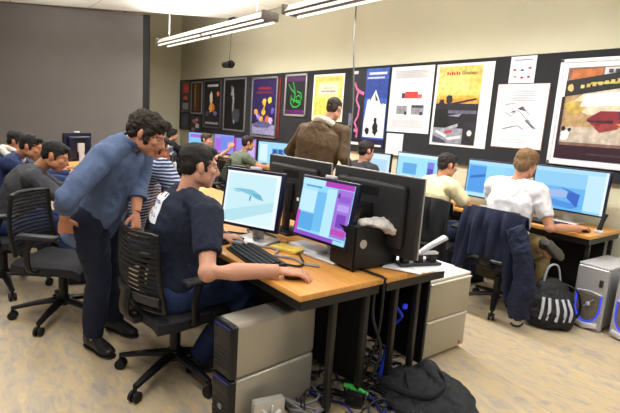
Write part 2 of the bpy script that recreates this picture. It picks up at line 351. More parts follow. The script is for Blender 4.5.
g = [(ink('#dcdce0'), R4(.04, .04, .96, .96)), (ink('#4a4a54'), [(.45, .62), (.55, .66), (.62, .58), (.5, .6)]), (ink('#55555e'), [(.3, .55), (.42, .6), (.4, .56)]), (ink('#44444e'), [(.62, .44), (.68, .46), (.8, .34), (.84, .3), (.76, .34)])]
for s in ([(.22, .56), (.34, .5), (.46, .6), (.6, .5), (.72, .4), (.85, .32)], [(.2, .3), (.35, .33), (.5, .36), (.62, .3)], [(.2, .68), (.4, .7), (.35, .58)], [(.55, .66), (.7, .52)]): g += [(ink('#8a8a94'), q) for q in stroke(s, .008)]
for k in range(5): g.append((ink('#b9b9c2'), R4(.25+.03*k, .74+.035*k, .8-.04*(k % 2), .752+.035*k)))
for k in range(4): g.append((ink('#c4c4cc'), R4(.15, .1+.04*k, .8-.1*(k % 3), .107+.04*k)))
poster('white sketch poster with grey pencil lines and brown edge', -3.043, -2.455, 1.38, 2.08, ink('#8a5a48'), [(ink('#f0eff0'), R4(.01, .015, .985, .99))] + g)
g = [(ink('#8a8a96'), R4(.15, .84, .85, .88))] + [(ink(c), rough_blob(u, v, .08, .045, 50+i)) for i, (u, v, c) in enumerate(((.2, .5, '#a83a44'), (.5, .48, '#31408c'), (.78, .55, '#7a4050'), (.24, .24, '#c08890'), (.52, .2, '#b03038'), (.78, .22, '#8a3038')))]
poster('small white sheet with six coloured marks above the sketch', -2.928, -2.64, 2.085, 2.367, ink('#dcdce2'), g)
g = [(ink('#7a5a50'), R4(.05, .12, .97, .95)), (ink('#b86a35'), R4(.09, .74, .38, .93)), (ink('#d4d2d8'), R4(.4, .86, .97, .94)), (ink('#a88a60'), R4(.06, .22, .97, .72)), (ink('#b8ab9c'), R4(.06, .2, .97, .36)), (ink('#c9c0aa'), [(.1, .58), (.3, .74), (.9, .78), (.97, .6), (.6, .5), (.3, .48)]), (ink('#b59a4c'), rough_blob(.17, .56, .12, .07, 61)), (ink('#e4e4ea'), [(.22, .56), (.26, .68), (.72, .72), (.6, .58)]), (ink('#a8683c'), rough_blob(.8, .6, .18, .1, 62)),
     (ink('#7a1f28'), [(.3, .44), (.42, .52), (.66, .52), (.76, .46), (.74, .4), (.46, .34), (.36, .38)]), (ink('#8e3436'), [(.38, .36), (.6, .44), (.6, .35), (.44, .31)]), (ink('#2a2440'), rough_blob(.63, .5, .05, .06, 63)), (ink('#c88c50'), [(.58, .4), (.7, .42), (.95, .34), (.95, .28), (.76, .3)]), (ink('#3a1420'), [(.3, .43), (.55, .43), (.55, .4), (.32, .41)]),
     (ink('#14131a'), [(.05, .66), (.05, .82), (.97, .95), (.97, .8)]), (ink('#d8b23c'), [(.78, .84), (.83, .92), (.97, .94), (.97, .9), (.88, .88), (.84, .83)]), (ink('#d2b070'), rough_blob(.1, .745, .035, .045, 64)),
     (ink('#2a0e1c'), R4(.03, .03, .97, .17)), (ink('#4a3440'), R4(.35, .085, .7, .1)), (ink('#d8242c'), R4(.72, .07, .9, .13)), (ink('#f4f0f0'), R4(.74, .09, .8, .12)), (ink('#e6e6ee'), rough_blob(.11, .27, .05, .06, 65)), (ink('#17161c'), rough_blob(.09, .34, .025, .025, 66)), (ink('#17161c'), rough_blob(.15, .33, .02, .02, 67)), (ink('#a0b03a'), R4(.28, .78, .55, .8, .02)), (ink('#2c1a20'), R4(.03, .17, .06, .66))]
for k in range(9): g.append((ink('#c8ab6a'), R4(.2+.055*k, .742+.009*k, .235+.055*k, .775+.009*k)))
for k in range(6): g.append((ink('#3c3440'), R4(.44+.06*k, .885, .48+.06*k, .92)))
poster('large framed racing poster at the right end of the board', -2.38, -1.35, 1.262, 2.305, ink('#e8e6ee'), g, mat('#e6e4e8', 0.5, 0, .03))
poster('blank white sheet pinned under the white red-logo poster', -4.665, -4.36, 1.147, 1.445, ink('#dfdfe6'), [(ink('#d2d2da'), R4(.1, .1, .9, .4))], cat='paper', group=None)
poster('small dark poster with pink and white blotches under the gold framed one', -11.36, -10.76, 1.06, 1.50, ink('#201a26'), [(ink('#b06a80'), rough_blob(.4, .7, .25, .15, 71)), (ink('#d0c8d0'), rough_blob(.7, .45, .2, .16, 72)), (ink('#8a7aa0'), rough_blob(.3, .25, .2, .14, 73)), (ink('#c89aa8'), rough_blob(.65, .8, .15, .1, 74))])
poster('narrow dark blue panel under the red orange poster', -11.93, -11.45, 1.15, 1.55, ink('#2a2c3e'), [(ink('#4a4c66'), R4(.2, .2, .8, .8))])
tx = bpy.data.curves.new('title', 'FONT'); tx.body = 'Graphics'; tx.size = 0.058; tx.extrude = 0.001
to = bpy.data.objects.new('title', tx); COL.objects.link(to)
dg = bpy.context.evaluated_depsgraph_get(); dg.update()
tm = bpy.data.meshes.new_from_object(to.evaluated_get(dg)); bpy.data.objects.remove(to); bpy.data.curves.remove(tx)
for v in tm.vertices: v.co = Vector((v.co.x-0.02, -0.016, v.co.y+0.358))
tm.flip_normals(); tm.materials.clear(); tm.materials.append(mat('#c42a22', .5, 0, .03)); mk_obj('title', tm, pH)

# ------------------------------------------------------------------ pendant lights, hanging camera, cable
def fixture(label, x0, x1, tilt=0):
    t = thing('pendant_light', label, 'ceiling light', (x0, 3.45, 2.8), 0, 'pendant lamps')
    L = x1-x0
    bm = B(); prism(bm, [(-0.12, 0.0), (0.12, 0.0), (0.055, 0.085), (-0.055, 0.085)], 0, 0.04, L-0.04); obj('housing', bm, mat('#dcdad4', 0.4, 0.1, .03), t, False)
    bm = B(); box(bm, (L/2, 0, -0.012), (L-0.1, 0.20, 0.022)); obj('louver', bm, mat('#4b4754', 0.5), t, False)
    bm = B()
    for y in (-0.085, 0.085): cyl(bm, (0.06, y, -0.03), (L/2-0.05, y, -0.03), 0.018); cyl(bm, (L/2+0.05, y, -0.03), (L-0.06, y, -0.03), 0.018)
    obj('tube', bm, glow('#fff4e4', 1.4), t)
    for x in (0.02, L-0.02):
        bm = B(); box(bm, (x, 0, 0.03), (0.05, 0.25, 0.115), 0.01); obj('end_cap', bm, mat('#77726e', 0.4), t)
    for x in (0.35, L-0.35):
        bm = B(); cyl(bm, (x, 0, 0.08), (x, 0, 0.6), 0.006, 8); obj('wire', bm, WHITE, t)
    return t
fixture('far pendant fluorescent light hung nearer the screen', -9.2, -5.42)
fixture('nearer pendant fluorescent light cut off by the top of the photo', -5.0, -1.3)
t = thing('security_camera', 'small black camera hung on a thin cord before the beige wall', 'camera', (-8.68, 4.58, 2.54))
bm = B(); sweep(bm, [(-0.16, 0, 0), (0.14, 0, 0)], [0.055, 0.075], ref=(0, 0, 1)); obj('body', bm, BLACK, t)
bm = B(); cyl(bm, (0.14, 0, 0), (0.2, 0, 0), 0.05); obj('lens', bm, BLACKM, t)
bm = B(); cyl(bm, (0.05, 0, 0.05), (0.12, 0, 0.81), 0.008, 8); obj('cord', bm, mat('#6f6a5c'), t)
bm = B(); box(bm, (0.14, 0, 0.815), (0.2, 0.12, 0.1), 0.03); obj('ceiling_mount', bm, BLACK, t)

# ------------------------------------------------------------------ desks
def desk(label, x1, x0, y0, y1, legs, panel, name='computer_desk', group='computer desks'):
    """x1 > x0; legs list of (x,y) local to world"""
    cx, cy = (x0+x1)/2, (y0+y1)/2; t = thing(name, label, 'desk', (cx, cy, 0), 0, group)
    bm = B(); box(bm, (0, 0, 0.714), (x1-x0-0.004, y1-y0, 0.032), 0.006); obj('tabletop', bm, WOOD, t)
    bm = B(); box(bm, (0, 0, 0.672), (x1-x0-0.03, y1-y0-0.04, 0.05)); obj('apron', bm, BLACK, t, False)
    bm = B(); box(bm, (-.02, panel-cy, .36), (x1-x0-.12, .015, .58)); obj('shade_panel', bm, mat('#0e0e10', .7), t, False)  # black panel added to keep the space under the desk dark
    for x, y in legs:
        bm = B(); box(bm, (x-cx, y-cy, 0.326), (0.035, 0.03, 0.64), 0.004); box(bm, (x-cx, y-cy, 0.012), (0.06, 0.05, 0.024), 0.006); obj('leg', bm, mat('#33312e', 0.4, 0.5, .06), t)
    return t
xs = [-1.6, -3.1, -4.6, -6.1, -7.6]
nm = ['at the near end under two lit monitors', 'second from the near end, behind the leaning man', 'third from the near end, by the grey sweater', 'at the far left end by the screen']
for i in range(4):
    a, b = xs[i], xs[i+1]
    desk('beech topped desk on the left row, ' + nm[i], a, b, 1.25, 1.80, [(a-.06, 1.51), (a-.06, 1.735), (b+.06, 1.3), (b+.06, 1.735)], 1.785)
    desk('beech topped desk back to back with the left row, ' + ['carrying the white papers', 'second from the near end', 'third from the near end', 'at the far end'][i], a, b, 1.82, 2.36, [(a-.06, 1.965), (a-.06, 2.155), (b+.06, 1.965), (b+.06, 2.28)], 2.30)
xw = [-1.56-1.5*i for i in range(8)]
wn = ['under the right end monitor', 'in front of the man in cream', 'under the monitor in the middle of the wall', 'behind the standing man', 'before the man in olive grey', 'before the boy at the purple screen', 'at the far corner']
for i in range(7):
    a, b = xw[i], max(xw[i+1], -11.9)
    desk('wall desk with beech top ' + wn[i], a, b, 4.25, 4.93, [(a-.05, 4.36), (a-.05, 4.85), (b+.05, 4.36), (b+.05, 4.85)], 4.80, 'long_desk', 'desks along the wall')

# ------------------------------------------------------------------ office chairs
def make_chair(label):
    t = thing('office_chair', label, 'chair', (0, 0, 0), 0, 'black mesh office chairs')
    bm = B()
    for k in range(5):
        a = 0.07 + 2*PI*k/5; d = Vector((math.cos(a), math.sin(a), 0))
        sweep(bm, [d*0.03+Vector((0, 0, .135)), d*0.17+Vector((0, 0, .115)), d*0.32+Vector((0, 0, .085))], [(.035, .022), (.028, .018), (.02, .014)], ref=d.cross(Vector((0, 0, 1))), seg=10)
    cyl(bm, (0, 0, .1), (0, 0, .16), .045); obj('star_base', bm, CHAIRP, t)
    for k in range(5):
        a = 0.07 + 2*PI*k/5; d = Vector((math.cos(a), math.sin(a), 0)); s = d.cross(Vector((0, 0, 1)))
        bm = B(); p = d*0.325
        for q in (-.016, .016): cyl(bm, p+s*(q-.009)+Vector((0, 0, .03)), p+s*(q+.009)+Vector((0, 0, .03)), .03, 14)
        cyl(bm, p+Vector((0, 0, .03)), p+Vector((0, 0, .095)), .011, 8); obj('caster', bm, RUBBER, t)
    bm = B(); cyl(bm, (0, 0, .14), (0, 0, .30), .032); cyl(bm, (0, 0, .28), (0, 0, .40), .02); obj('gas_column', bm, BLACKM, t)
    bm = B(); box(bm, (0, -.02, .395), (.2, .26, .05), .02); box(bm, (.0, -.2, .42), (.12, .16, .04), .015); cyl(bm, (.1, .04, .4), (.27, .06, .39), .008); obj('mechanism', bm, CHAIRP, t)
    # seat: rounded cushion with waterfall front
    bm = B(); n = 10; prof = [(-.23, .455), (-.1, .45), (.08, .458), (.2, .45), (.245, .42)]
    for sgn in (1,):
        top = []
        for (y, z) in prof:
            w = .235 - .03*abs((y+.02)/.26)**3
            top.append([Vector((w*(2*k/n-1), y, z + .012*abs(2*k/n-1)**2.5 - .03*abs(2*k/n-1)**8)) for k in range(n+1)])
        tv = [[bm.verts.new(p) for p in r] for r in top]; bv = [[bm.verts.new(p-Vector((0, 0, .055))) for p in r] for r in top]
        for g, fl in ((tv, 0), (bv, 1)):
            for i in range(len(prof)-1):
                for k in range(n):
                    f = (g[i][k], g[i][k+1], g[i+1][k+1], g[i+1][k]); bm.faces.new(f[::-1] if fl else f)
        for i in range(len(prof)-1):
            bm.faces.new((tv[i][0], bv[i][0], bv[i+1][0], tv[i+1][0])); bm.faces.new((tv[i][n], tv[i+1][n], bv[i+1][n], bv[i][n]))
        for k in range(n):
            bm.faces.new((tv[0][k], tv[0][k+1], bv[0][k+1], bv[0][k])); bm.faces.new((tv[-1][k], bv[-1][k], bv[-1][k+1], tv[-1][k+1]))
    obj('seat', bm, mat('#1e1f25', 0.75, 0, .15, 50, .3, 260), t)
    # backrest: frame + slatted mesh
    def bp(u, v):   # u -1..1, v 0..1
        w = .225*(1-.12*v*v) ; z = .50+.40*v
        return Vector((w*u, -.245-.03*v+.055*u*u-.02*math.sin(v*PI), z))
    bm = B()
    outl = [bp(u/6, 0) for u in range(-6, 7)] + [bp(1, v/6) for v in range(1, 6)] + [bp(.98-u/6*.98*2/2, 1+.0) for u in range(0, 7)] + [bp(-u/6*.98, 1) for u in range(1, 7)] + [bp(-1, 1-v/6) for v in range(1, 6)]
    sweep(bm, outl, .014, ref=(0, 1, .01), seg=8, close=True); bk = obj('back_frame', bm, CHAIRP, t)
    bm = B()
    for j in range(1, 15):
        v = j/15; sweep(bm, [bp(u/6, v) for u in range(-6, 7)], (.004, .0095), ref=(0, 1, 0), seg=6)
    obj('back_slats', bm, CHAIRB, bk)
    bm = B(); sweep(bm, [bp(u/6, .15)+Vector((0, -.02, 0)) for u in range(-6, 7)], (.012, .026), ref=(0, 1, 0), seg=8); obj('lumbar_band', bm, mat('#26272b', .35), bk)
    bm = B(); sweep(bm, curve_pts([(0, -.2, .42), (0, -.3, .46), (0, -.29, .6)], 6), (.05, .016), seg=10); obj('back_support', bm, CHAIRP, t)
    for s in (-1, 1):
        bm = B(); sweep(bm, curve_pts([(.16*s, -.03, .41), (.285*s, -.05, .43), (.295*s, -.06, .55), (.285*s, -.03, .645)], 6), (.022, .013), ref=(0, 1, 0), seg=10)
        ar = obj('armrest', bm, CHAIRP, t)
        bm = B(); box(bm, (.283*s, .01, .66), (.075, .26, .03), .013, seg=3); obj('arm_pad', bm, mat('#222226', .5, 0, .1), ar)
    return t
chair = make_chair('black office chair under the man in the navy T-shirt')
chair.location = (-2.46, 1.02, 0); chair.rotation_euler = (0, 0, math.radians(8))
def ch(x, y, deg, label): return dup(chair, (x, y, 0), math.radians(deg), label)
ch(-3.61, 0.65, -42, 'empty black office chair behind the leaning man')
ch(-4.42, 0.36, 0, 'black office chair under the man in the dark grey sweater')
ch(-5.15, 0.30, 8, 'black office chair under the man in the dark blue jacket')
ch(-6.1, 0.25, 0, 'black office chair at the left edge of the photo')
chw = ch(-2.08, 3.82, 4, 'office chair draped with a navy jacket')
ch(-2.80, 3.74, 12, 'black office chair under the man in cream')
for c in [c for c in chw.children if c.name.startswith('armrest')]:
    for g in list(c.children): bpy.data.objects.remove(g)
    bpy.data.objects.remove(c)
ch(-4.35, 2.72, 175, 'black office chair on the far side of the left row, behind the man in navy')
ch(-5.2, 2.78, 190, 'black office chair on the far side of the left row, before the person in black')
ch(-4.0, 3.75, 10, 'office chair hidden behind the two black monitor backs')
ch(-6.55, 3.68, 0, 'black office chair under the man in olive grey')
ch(-7.9, 3.68, -20, 'black office chair under the boy by the purple screen')
ch(-9.1, 3.55, 0, 'black office chair under the person in black')

# ------------------------------------------------------------------ monitors
def monitor(label, c, w, h, yaw=0.0, tilt=0.0, items=(), base='#8fc8f0', bez=0.02, bezm=NAVYB, stand='silver', deskz=0.73, st=1.0, group='lit monitors', clip=True, back=False, off=(0, 0)):
    """c = centre of the screen face; faces -Y at yaw 0"""
    c = Vector(c); t = thing('monitor', label, 'monitor', (c.x, c.y, deskz), yaw, group)
    rot = Matrix.Rotation(-tilt, 3, 'X'); cz = c.z-deskz
    def tr(o):
        o.rotation_euler = (-tilt, 0, 0); o.location = (0, 0, cz); return o
    bm = B(); box(bm, (0, .02, 0), (w, .04, h), .008, seg=2)
    box(bm, (0, .055, 0), (w*.8, .05, h*.78), .022, seg=3); hs = tr(obj('housing', bm, bezm, t))
    sw, sh = w-2*bez, h-2*bez
    art('screen', hs, (-sw/2, -.0012, -sh/2), (sw, 0, 0), (0, 0, sh), glow(base, st), [(glow(cc, st), p) for cc, p in items], .002)
    bm = B()
    for k in range(9): box(bm, (-.08+.02*k, .081, h*.26), (.011, .004, .05))
    obj('vent', bm, mat('#050506'), hs, False)
    if clip:
        bm = B(); box(bm, (0, .012, h/2+.009), (.075, .03, .02), .006); cyl(bm, (-.0, -.006, h/2+.009), (0, -.001, h/2+.009), .006); obj('webcam', bm, mat('#c6c6cf', .4), hs)
    sm = SILVERP if stand == 'silver' else BLACKM
    bm = B(); sweep(bm, [(0, .1, .01), (0, .1, cz*.6), (0, .085, cz)], [(.045, .018)]*3, seg=10)
    box(bm, (0, .085, cz), (.11, .03, .11), .01); obj('neck', bm, sm, t)
    bm = B(); box(bm, (0, .08, .008), (.26, .2, .016), .007, seg=3); obj('foot', bm, sm, t)
    return t
cadbg = [('#e9f5fa', R4(0, .0, 1, 1)), ('#c9ebf4', R4(.04, .03, .93, .96)), ('#b4e0ec', [(.04, .03), (.04, .22), (.93, .5), (.93, .03)]), ('#d8f2f6', [(.2, .03), (.93, .33), (.93, .03)]),
         ('#7fc4d8', [(.14, .66), (.3, .68), (.52, .68), (.68, .6), (.74, .5), (.62, .52), (.5, .57), (.3, .62)]), ('#6cb2cc', [(.5, .62), (.68, .6), (.74, .5), (.62, .52)]), ('#4f8aa8', [(.48, .56), (.51, .56), (.5, .46), (.48, .47)]), ('#8ccadb', [(.16, .64), (.3, .62), (.26, .6), (.18, .61)]), ('#f2fbfd', R4(0, .0, 1, .035)), ('#f6fbff', R4(0, .97, 1, 1))]
monitor('lit monitor with pale blue model drawing, before the man in the navy T-shirt', (-2.505, 1.513, 1.013), .445, .37, .398, .167, cadbg, '#e9f5fa', .02, clip=True)
purp = [('#8fd6f2', R4(.0, .0, .7, 1)), ('#a8e0f5', R4(0, .5, .33, .93)), ('#c0eaf8', R4(.02, .42, .32, .8)), ('#6fbcec', R4(.33, .12, .52, .8)), ('#5aa8e4', R4(.0, .1, .34, .4)), ('#b5e6f8', R4(.52, .05, .7, .88)), ('#b7e6f8', R4(0, .9, .45, 1)), ('#4f9fd8', R4(.08, .86, .4, .89)), ('#b03ab8', R4(.46, .91, 1, 1)), ('#a070d8', R4(.71, .1, 1, .9)), ('#c04cb8', R4(.0, .0, .06, .42)), ('#8c50cc', R4(.0, .0, .95, .07)), ('#c048b0', R4(.72, .15, .98, .24)), ('#7a40b8', R4(.78, .28, .95, .5)), ('#b49cec', R4(.76, .55, .97, .66)), ('#8c5ad0', R4(.76, .7, .97, .8)), ('#5a3090', R4(.74, .76, .78, .84)), ('#9fe0f4', R4(.8, 0, 1, .06))]
monitor('lit monitor with purple side panel nearest the desk end', (-2.021, 1.703, 1.02), .445, .37, .089, .182, purp, '#8fd6f2', .018, clip=True)
# monitors further along the left row
monitor('lit blue monitor beyond the leaning man, before the grey sweater', (-4.05, 1.55, 1.03), .445, .37, -.5, .05, [('#3f7fe0', R4(.1, .1, .9, .9))], '#5a9cf0', .02)
monitor('monitor on the left row before the man in the dark blue jacket', (-4.9, 1.6, 1.03), .445, .37, 0, .05, [('#4a8ae0', R4(.1, .1, .9, .9))], '#7ab4f4', .02)
monitor('monitor turned almost edge on at the far end of the left row', (-6.75, 1.40, 1.0), .445, .37, -1.0, .05, [], '#7ab4f4', .02)
# two big monitors seen from behind
def big_back(label, cx):
    t = monitor(label, (cx, 2.02, 1.03), .69, .45, PI, 0.0, [('#5fb2ee', R4(.1, .1, .8, .85)), ('#b4e2f8', R4(.8, 0, 1, 1))], '#8fd0f4', .022, mat('#212225', .5, 0, .12, 8), 'black', group='wide monitors seen from behind', clip=False)
    hs = [c for c in t.children if c.name.startswith('housing')][0]
    bm = B(); box(bm, (0, -.001, .2165), (.692, .012, .018), .003); box(bm, (0, -.001, -.2165), (.692, .012, .018), .003)
    for s in (-1, 1): box(bm, (s*.338, -.001, 0), (.017, .012, .45), .003)
    obj('front_frame', bm, mat('#a7a6a8', .35, .4, .05), hs)
    bm = B(); cyl(bm, (-.02, .079, .0), (-.02, .083, .0), .022, 20); obj('round_badge', bm, mat('#8d8c88', .4, .3), hs)
    bm = B(); box(bm, (-.12, .081, -.05), (.06, .004, .022)); obj('sticker', bm, WHITE, hs, False)
    return t
big_back('black monitor back at the desk end, nearest the camera', -1.92)
big_back('black monitor back on the left, behind the purple lit screen', -2.685)
# wall monitors
blue = [('#63b4ef', R4(0, 0, .74, .9)), ('#a8dcf6', R4(0, .9, 1, 1)), ('#bfe6f6', R4(.74, .05, 1, .9)), ('#8ecbf2', R4(0, .55, .74, .9)), ('#4a8fe0', [(.0, .1), (.6, .05), (.7, .16), (.3, .24), (0, .3)]), ('#9fb6e4', [(.22, .28), (.5, .3), (.5, .48), (.22, .46)]), ('#2f63c4', [(.5, .3), (.66, .1), (.68, .42), (.52, .46)]), ('#3a74cc', [(.38, .55), (.52, .5), (.66, .42), (.5, .46)]), ('#e4f4fa', R4(.97, 0, 1, 1))]
monitor('wide lit monitor at the right end of the wall desk', (-1.98, 4.66, 1.05), .69, .42, .0, .05, blue, '#8ad0f4', .016, stand='silver', group='lit monitors on the wall desk', clip=False)
blue2 = [('#8fcff5', R4(.5, .6, 1, 1)), ('#4f9ce8', R4(.03, .12, .62, .86)), ('#2f6cc8', [(.06, .56), (.34, .66), (.34, .58), (.06, .49)]), ('#8fd8f2', R4(.34, .08, .66, .9)), ('#b5e4f4', R4(.0, .0, 1, .1)), ('#a9dcf6', R4(0, .9, 1, 1))]
monitor('wide lit monitor left of the man in white', (-2.74, 4.66, 1.03), .69, .42, .0, .05, blue2, '#7cc4f2', .016, stand='silver', group='lit monitors on the wall desk', clip=False)
monitor('lit monitor left of the man in cream', (-3.80, 4.66, 1.02), .66, .42, 0, .05, [('#9ee0f6', R4(.0, .05, .75, .95)), ('#5ea8e4', R4(.15, .35, .5, .7)), ('#7a7ce0', R4(.76, .1, .92, .8)), ('#4a50b8', R4(.78, .3, .9, .6)), ('#d6f2fa', R4(.0, .9, 1, 1))], '#9cd8f4', .016, group='lit monitors on the wall desk', clip=False)
monitor('pale lit screen under the blank pinned sheet', (-4.42, 4.58, 1.0), .445, .37, .2, .05, [('#b5d9f2', R4(.1, .1, .9, .8)), ('#d8eef8', R4(.1, .8, .9, .95))], '#cfeaf6', .016, group='lit monitors on the wall desk', clip=False)
monitor('lit monitor with dark blue block, right of the man in olive grey', (-6.95, 4.62, .945), .72, .42, .35, .02, [('#9fd8f4', R4(.0, .0, 1, 1)), ('#4f9ee0', R4(.45, .2, .85, .72)), ('#24529c', R4(.48, .25, .6, .68)), ('#24529c', R4(.66, .35, .78, .7)), ('#d2f0fa', R4(.05, .1, .3, .9))], '#a8dcf4', .02, group='lit monitors on the wall desk', clip=False)
monitor('purple lit screen behind the man in olive grey', (-7.95, 4.62, .95), .6, .42, .3, .02, [('#8f88e4', R4(.1, .0, .5, 1)), ('#c0b4f0', R4(.5, .1, .95, .9)), ('#b040a0', R4(0, .0, .1, 1))], '#b070d0', .02, group='lit monitors on the wall desk', clip=False)
monitor('purple blue lit screen before the boy in profile', (-8.8, 4.62, .97), .6, .42, .3, .02, [('#6f8ce8', R4(.3, .2, .95, .9)), ('#a868d8', R4(.05, .1, .35, .8))], '#9a90e8', .02, group='lit monitors on the wall desk', clip=False)
monitor('far lit monitor near the corner', (-10.1, 4.62, .95), .55, .4, .4, .02, [('#7ec8f4', R4(.1, .1, .9, .7)), ('#a868d8', R4(.1, .7, .9, .9))], '#8fb8f0', .02, group='lit monitors on the wall desk', clip=False)
# ------------------------------------------------------------------ people
def hand(bm, w, d, n, right=True, curl=0.6, sc=1.0):
    w, d, n = Vector(w), Vector(d).normalized(), Vector(n); n = (n - d*n.dot(d)).normalized()
    t = d.cross(n) if right else n.cross(d)
    sweep(bm, [w-d*.03*sc, w+d*.01*sc, w+d*.05*sc, w+d*.088*sc, w+d*.1*sc], [(.025*sc, .019*sc), (.027*sc, .018*sc), (.039*sc, .015*sc), (.041*sc, .013*sc), (.034*sc, .009*sc)], ref=t)
    for off, ln in ((.031, .07), (.0105, .079), (-.0105, .073), (-.031, .056)):
        p = w + d*.085*sc + t*off*sc; pts = [p]; a = 0.15
        dd0 = (d + t*off*3.5).normalized()
        for s, c in ((.45, .35), (.32, .75), (.26, .5)):
            a += curl*c; dd = dd0*math.cos(a)+n*math.sin(a); p = p+dd*ln*s*sc; pts.append(p)
        sweep(bm, pts, [.0095*sc, .0088*sc, .008*sc, .006*sc], ref=t, seg=8)
        ell(bm, pts[-1], (.0063*sc,)*3, u=8, v=6)
    p = w + d*.025*sc + t*.022*sc; q = p + (d*.6+t*.75+n*.25).normalized()*.045*sc; r = q + (d*.85+t*.35+n*.35).normalized()*.032*sc; e = r+(d*.9+t*.1+n*.35).normalized()*.024*sc
    sweep(bm, [p, q, r, e], [.014*sc, .0115*sc, .0098*sc, .007*sc], ref=n, seg=8); ell(bm, e, (.0072*sc,)*3, u=8, v=6)
SKIN = '#c4917a'
def person(label, loc, head, h, pel, nek, hc, hf, arms, legs, sw=.185, wid=1.0, skin=SKIN, hair='#231a15', hstyle='short', shirt=None, sleeve='short', hem=.06,
           pants='#1c2740', shoe='#141416', vox=.009, group=None, face=True, tuck=0, armk=1.0, handk=1.0, wr=None, sole='#0f0f10', collar=None, shirt_mat=None, name_shirt='shirt', waist_fwd=0.0):
    """every point is in world metres; h heading in degrees clockwise from +Y"""
    loc = Vector(loc); O = lambda p: Vector(p)-loc
    t = thing('person', label, 'person', loc, 0, group)
    f = Vector((math.sin(math.radians(h)), math.cos(math.radians(h)), 0)); s = Vector((f.y, -f.x, 0))
    pel, nek, hc = O(pel), O(nek), O(hc); hf = Vector(hf).normalized()
    hu0 = (Vector((0, 0, 1)) - hf*hf.z).normalized(); hr = hf.cross(hu0); M = Matrix((hr, hf, hu0)).transposed()
    H = lambda x, y, z: hc + M @ Vector((x, y, z))
    up = (nek-pel).normalized()
    wa = pel.lerp(nek, .30) - f*.01 + f*waist_fwd; ce = pel.lerp(nek, .68) - f*.025 + f*waist_fwd*.6; uc = pel.lerp(nek, .88) - f*.012
    shd = {1: nek + s*sw - up*.055, -1: nek - s*sw - up*.055}
    if 'sR' in arms: shd[1] = O(arms['sR'])
    if 'sL' in arms: shd[-1] = O(arms['sL'])
    sx = (shd[1]-shd[-1]).normalized()
    def torso(bm, g=0.0, low=0.0):
        P = [pel-up*(.10+low), pel, wa, ce, uc, nek-up*.005]
        Rr = [(.155, .115), (.17, .125), (.15*wid, .112*wid), (.168*wid, .118*wid), (.15*wid, .098*wid), (.062, .06)]
        sweep(bm, P, [(a+g, b+g) for a, b in Rr], ref=sx, seg=18)
        for q in (1, -1):
            sweep(bm, [nek-up*.02+sx*q*.03, (nek-up*.03+sx*q*sw*.55), shd[q]], [.055+g, .056+g, .058+g], seg=10)
            ell(bm, shd[q], (.062+g,)*3, u=12, v=8)
    A = {q: [shd[q], O(arms[k][0]), O(arms[k][1])] for q, k in ((1, 'R'), (-1, 'L'))}
    def arm(bm, q, g=0.0, to=2.0, r=(.056, .046, .041, .038, .028)):
        r = [x*armk for x in r]
        S, E_, W_ = A[q]
        pts, rad = [S], [r[0]+g]
        for k, tt in enumerate((.5, 1.0, 1.35, 2.0)):
            if tt > to: tt = to
            p = S.lerp(E_, tt) if tt <= 1 else E_.lerp(W_, tt-1)
            pts.append(p); rad.append(r[k+1]+g)
            if tt >= to: break
        sweep(bm, pts, rad, seg=12)
        if to > 1: ell(bm, E_, (r[2]+g+.001,)*3, u=10, v=8)
    Lg = {q: [pel + s*q*.092 - Vector((0, 0, .03)), O(legs[k][0]), O(legs[k][1]), O(legs[k][2])] for q, k in ((1, 'R'), (-1, 'L'))}
    def leg(bm, q, g=0.0, to_shoe=True):
        Hh, Kn, An, To = Lg[q]
        sweep(bm, [Hh, Hh.lerp(Kn, .4), Kn, Kn.lerp(An, .3), An], [.098+g, .086+g, .06+g, .059+g*1.2, .042+g*1.5], seg=14)
        ell(bm, Kn, (.062+g,)*3, u=12, v=8); ell(bm, Hh, (.1+g,)*3, u=12, v=8)
    # --- body (one continuous surface)
    bm = B(); torso(bm)
    for q in (1, -1):
        arm(bm, q); leg(bm, q)
        sweep(bm, [Lg[q][2], Lg[q][2].lerp(Lg[q][3], .5)-Vector((0, 0, .03)), Lg[q][3]-Vector((0, 0, .035))], [.04, .036, .025], seg=10)
    sweep(bm, [nek-up*.04, nek.lerp(H(0, -.025, -.06), .5), H(0, -.02, -.03)], [.062, .054, .056], seg=14)
    ell(bm, H(0, -.012, .035), (.074, .096, .086), M); ell(bm, H(0, .03, -.03), (.06, .066, .082), M)
    ell(bm, H(0, .062, -.094), (.03, .028, .022), M); ell(bm, H(0, .073, .028), (.054, .022, .013), M)
    for q in (1, -1): ell(bm, H(q*.05, .012, -.055), (.017, .045, .035), M); ell(bm, H(q*.042, .066, -.018), (.02, .02, .018), M)
    sweep(bm, [H(0, .088, .022), H(0, .105, -.008), H(0, .119, -.03), H(0, .095, -.042)], [.008, .010, .0135, .010], ref=hr, seg=8)
    for q in (1, -1): ell(bm, H(q*.011, .1, -.034), (.009, .01, .008), M)
    ell(bm, H(0, .089, -.058), (.024, .012, .007), M); ell(bm, H(0, .087, -.07), (.02, .012, .008), M)
    for q in (1, -1): ell(bm, H(q*.079, -.012, -.005), (.009, .02, .033), M @ Matrix.Rotation(q*.35, 3, 'Z'))
    me = remesh(bm, vox, 3, .5)
    bm = B(); bm.from_mesh(me)
    for q, k in ((1, 'R'), (-1, 'L')):
        if len(arms[k]) > 2:
            hb = B(); W_ = A[q][2]; d, n, cu = arms[k][2], arms[k][3], arms[k][4]; hand(hb, W_, d, n, q == 1, cu, handk)
            hm = remesh(hb, .0045, 2, .4); n0 = len(bm.faces); bm.from_mesh(hm); bpy.data.meshes.remove(hm)
    me2 = bpy.data.meshes.new('body'); bm.to_mesh(me2); bm.free(); bpy.data.meshes.remove(me)
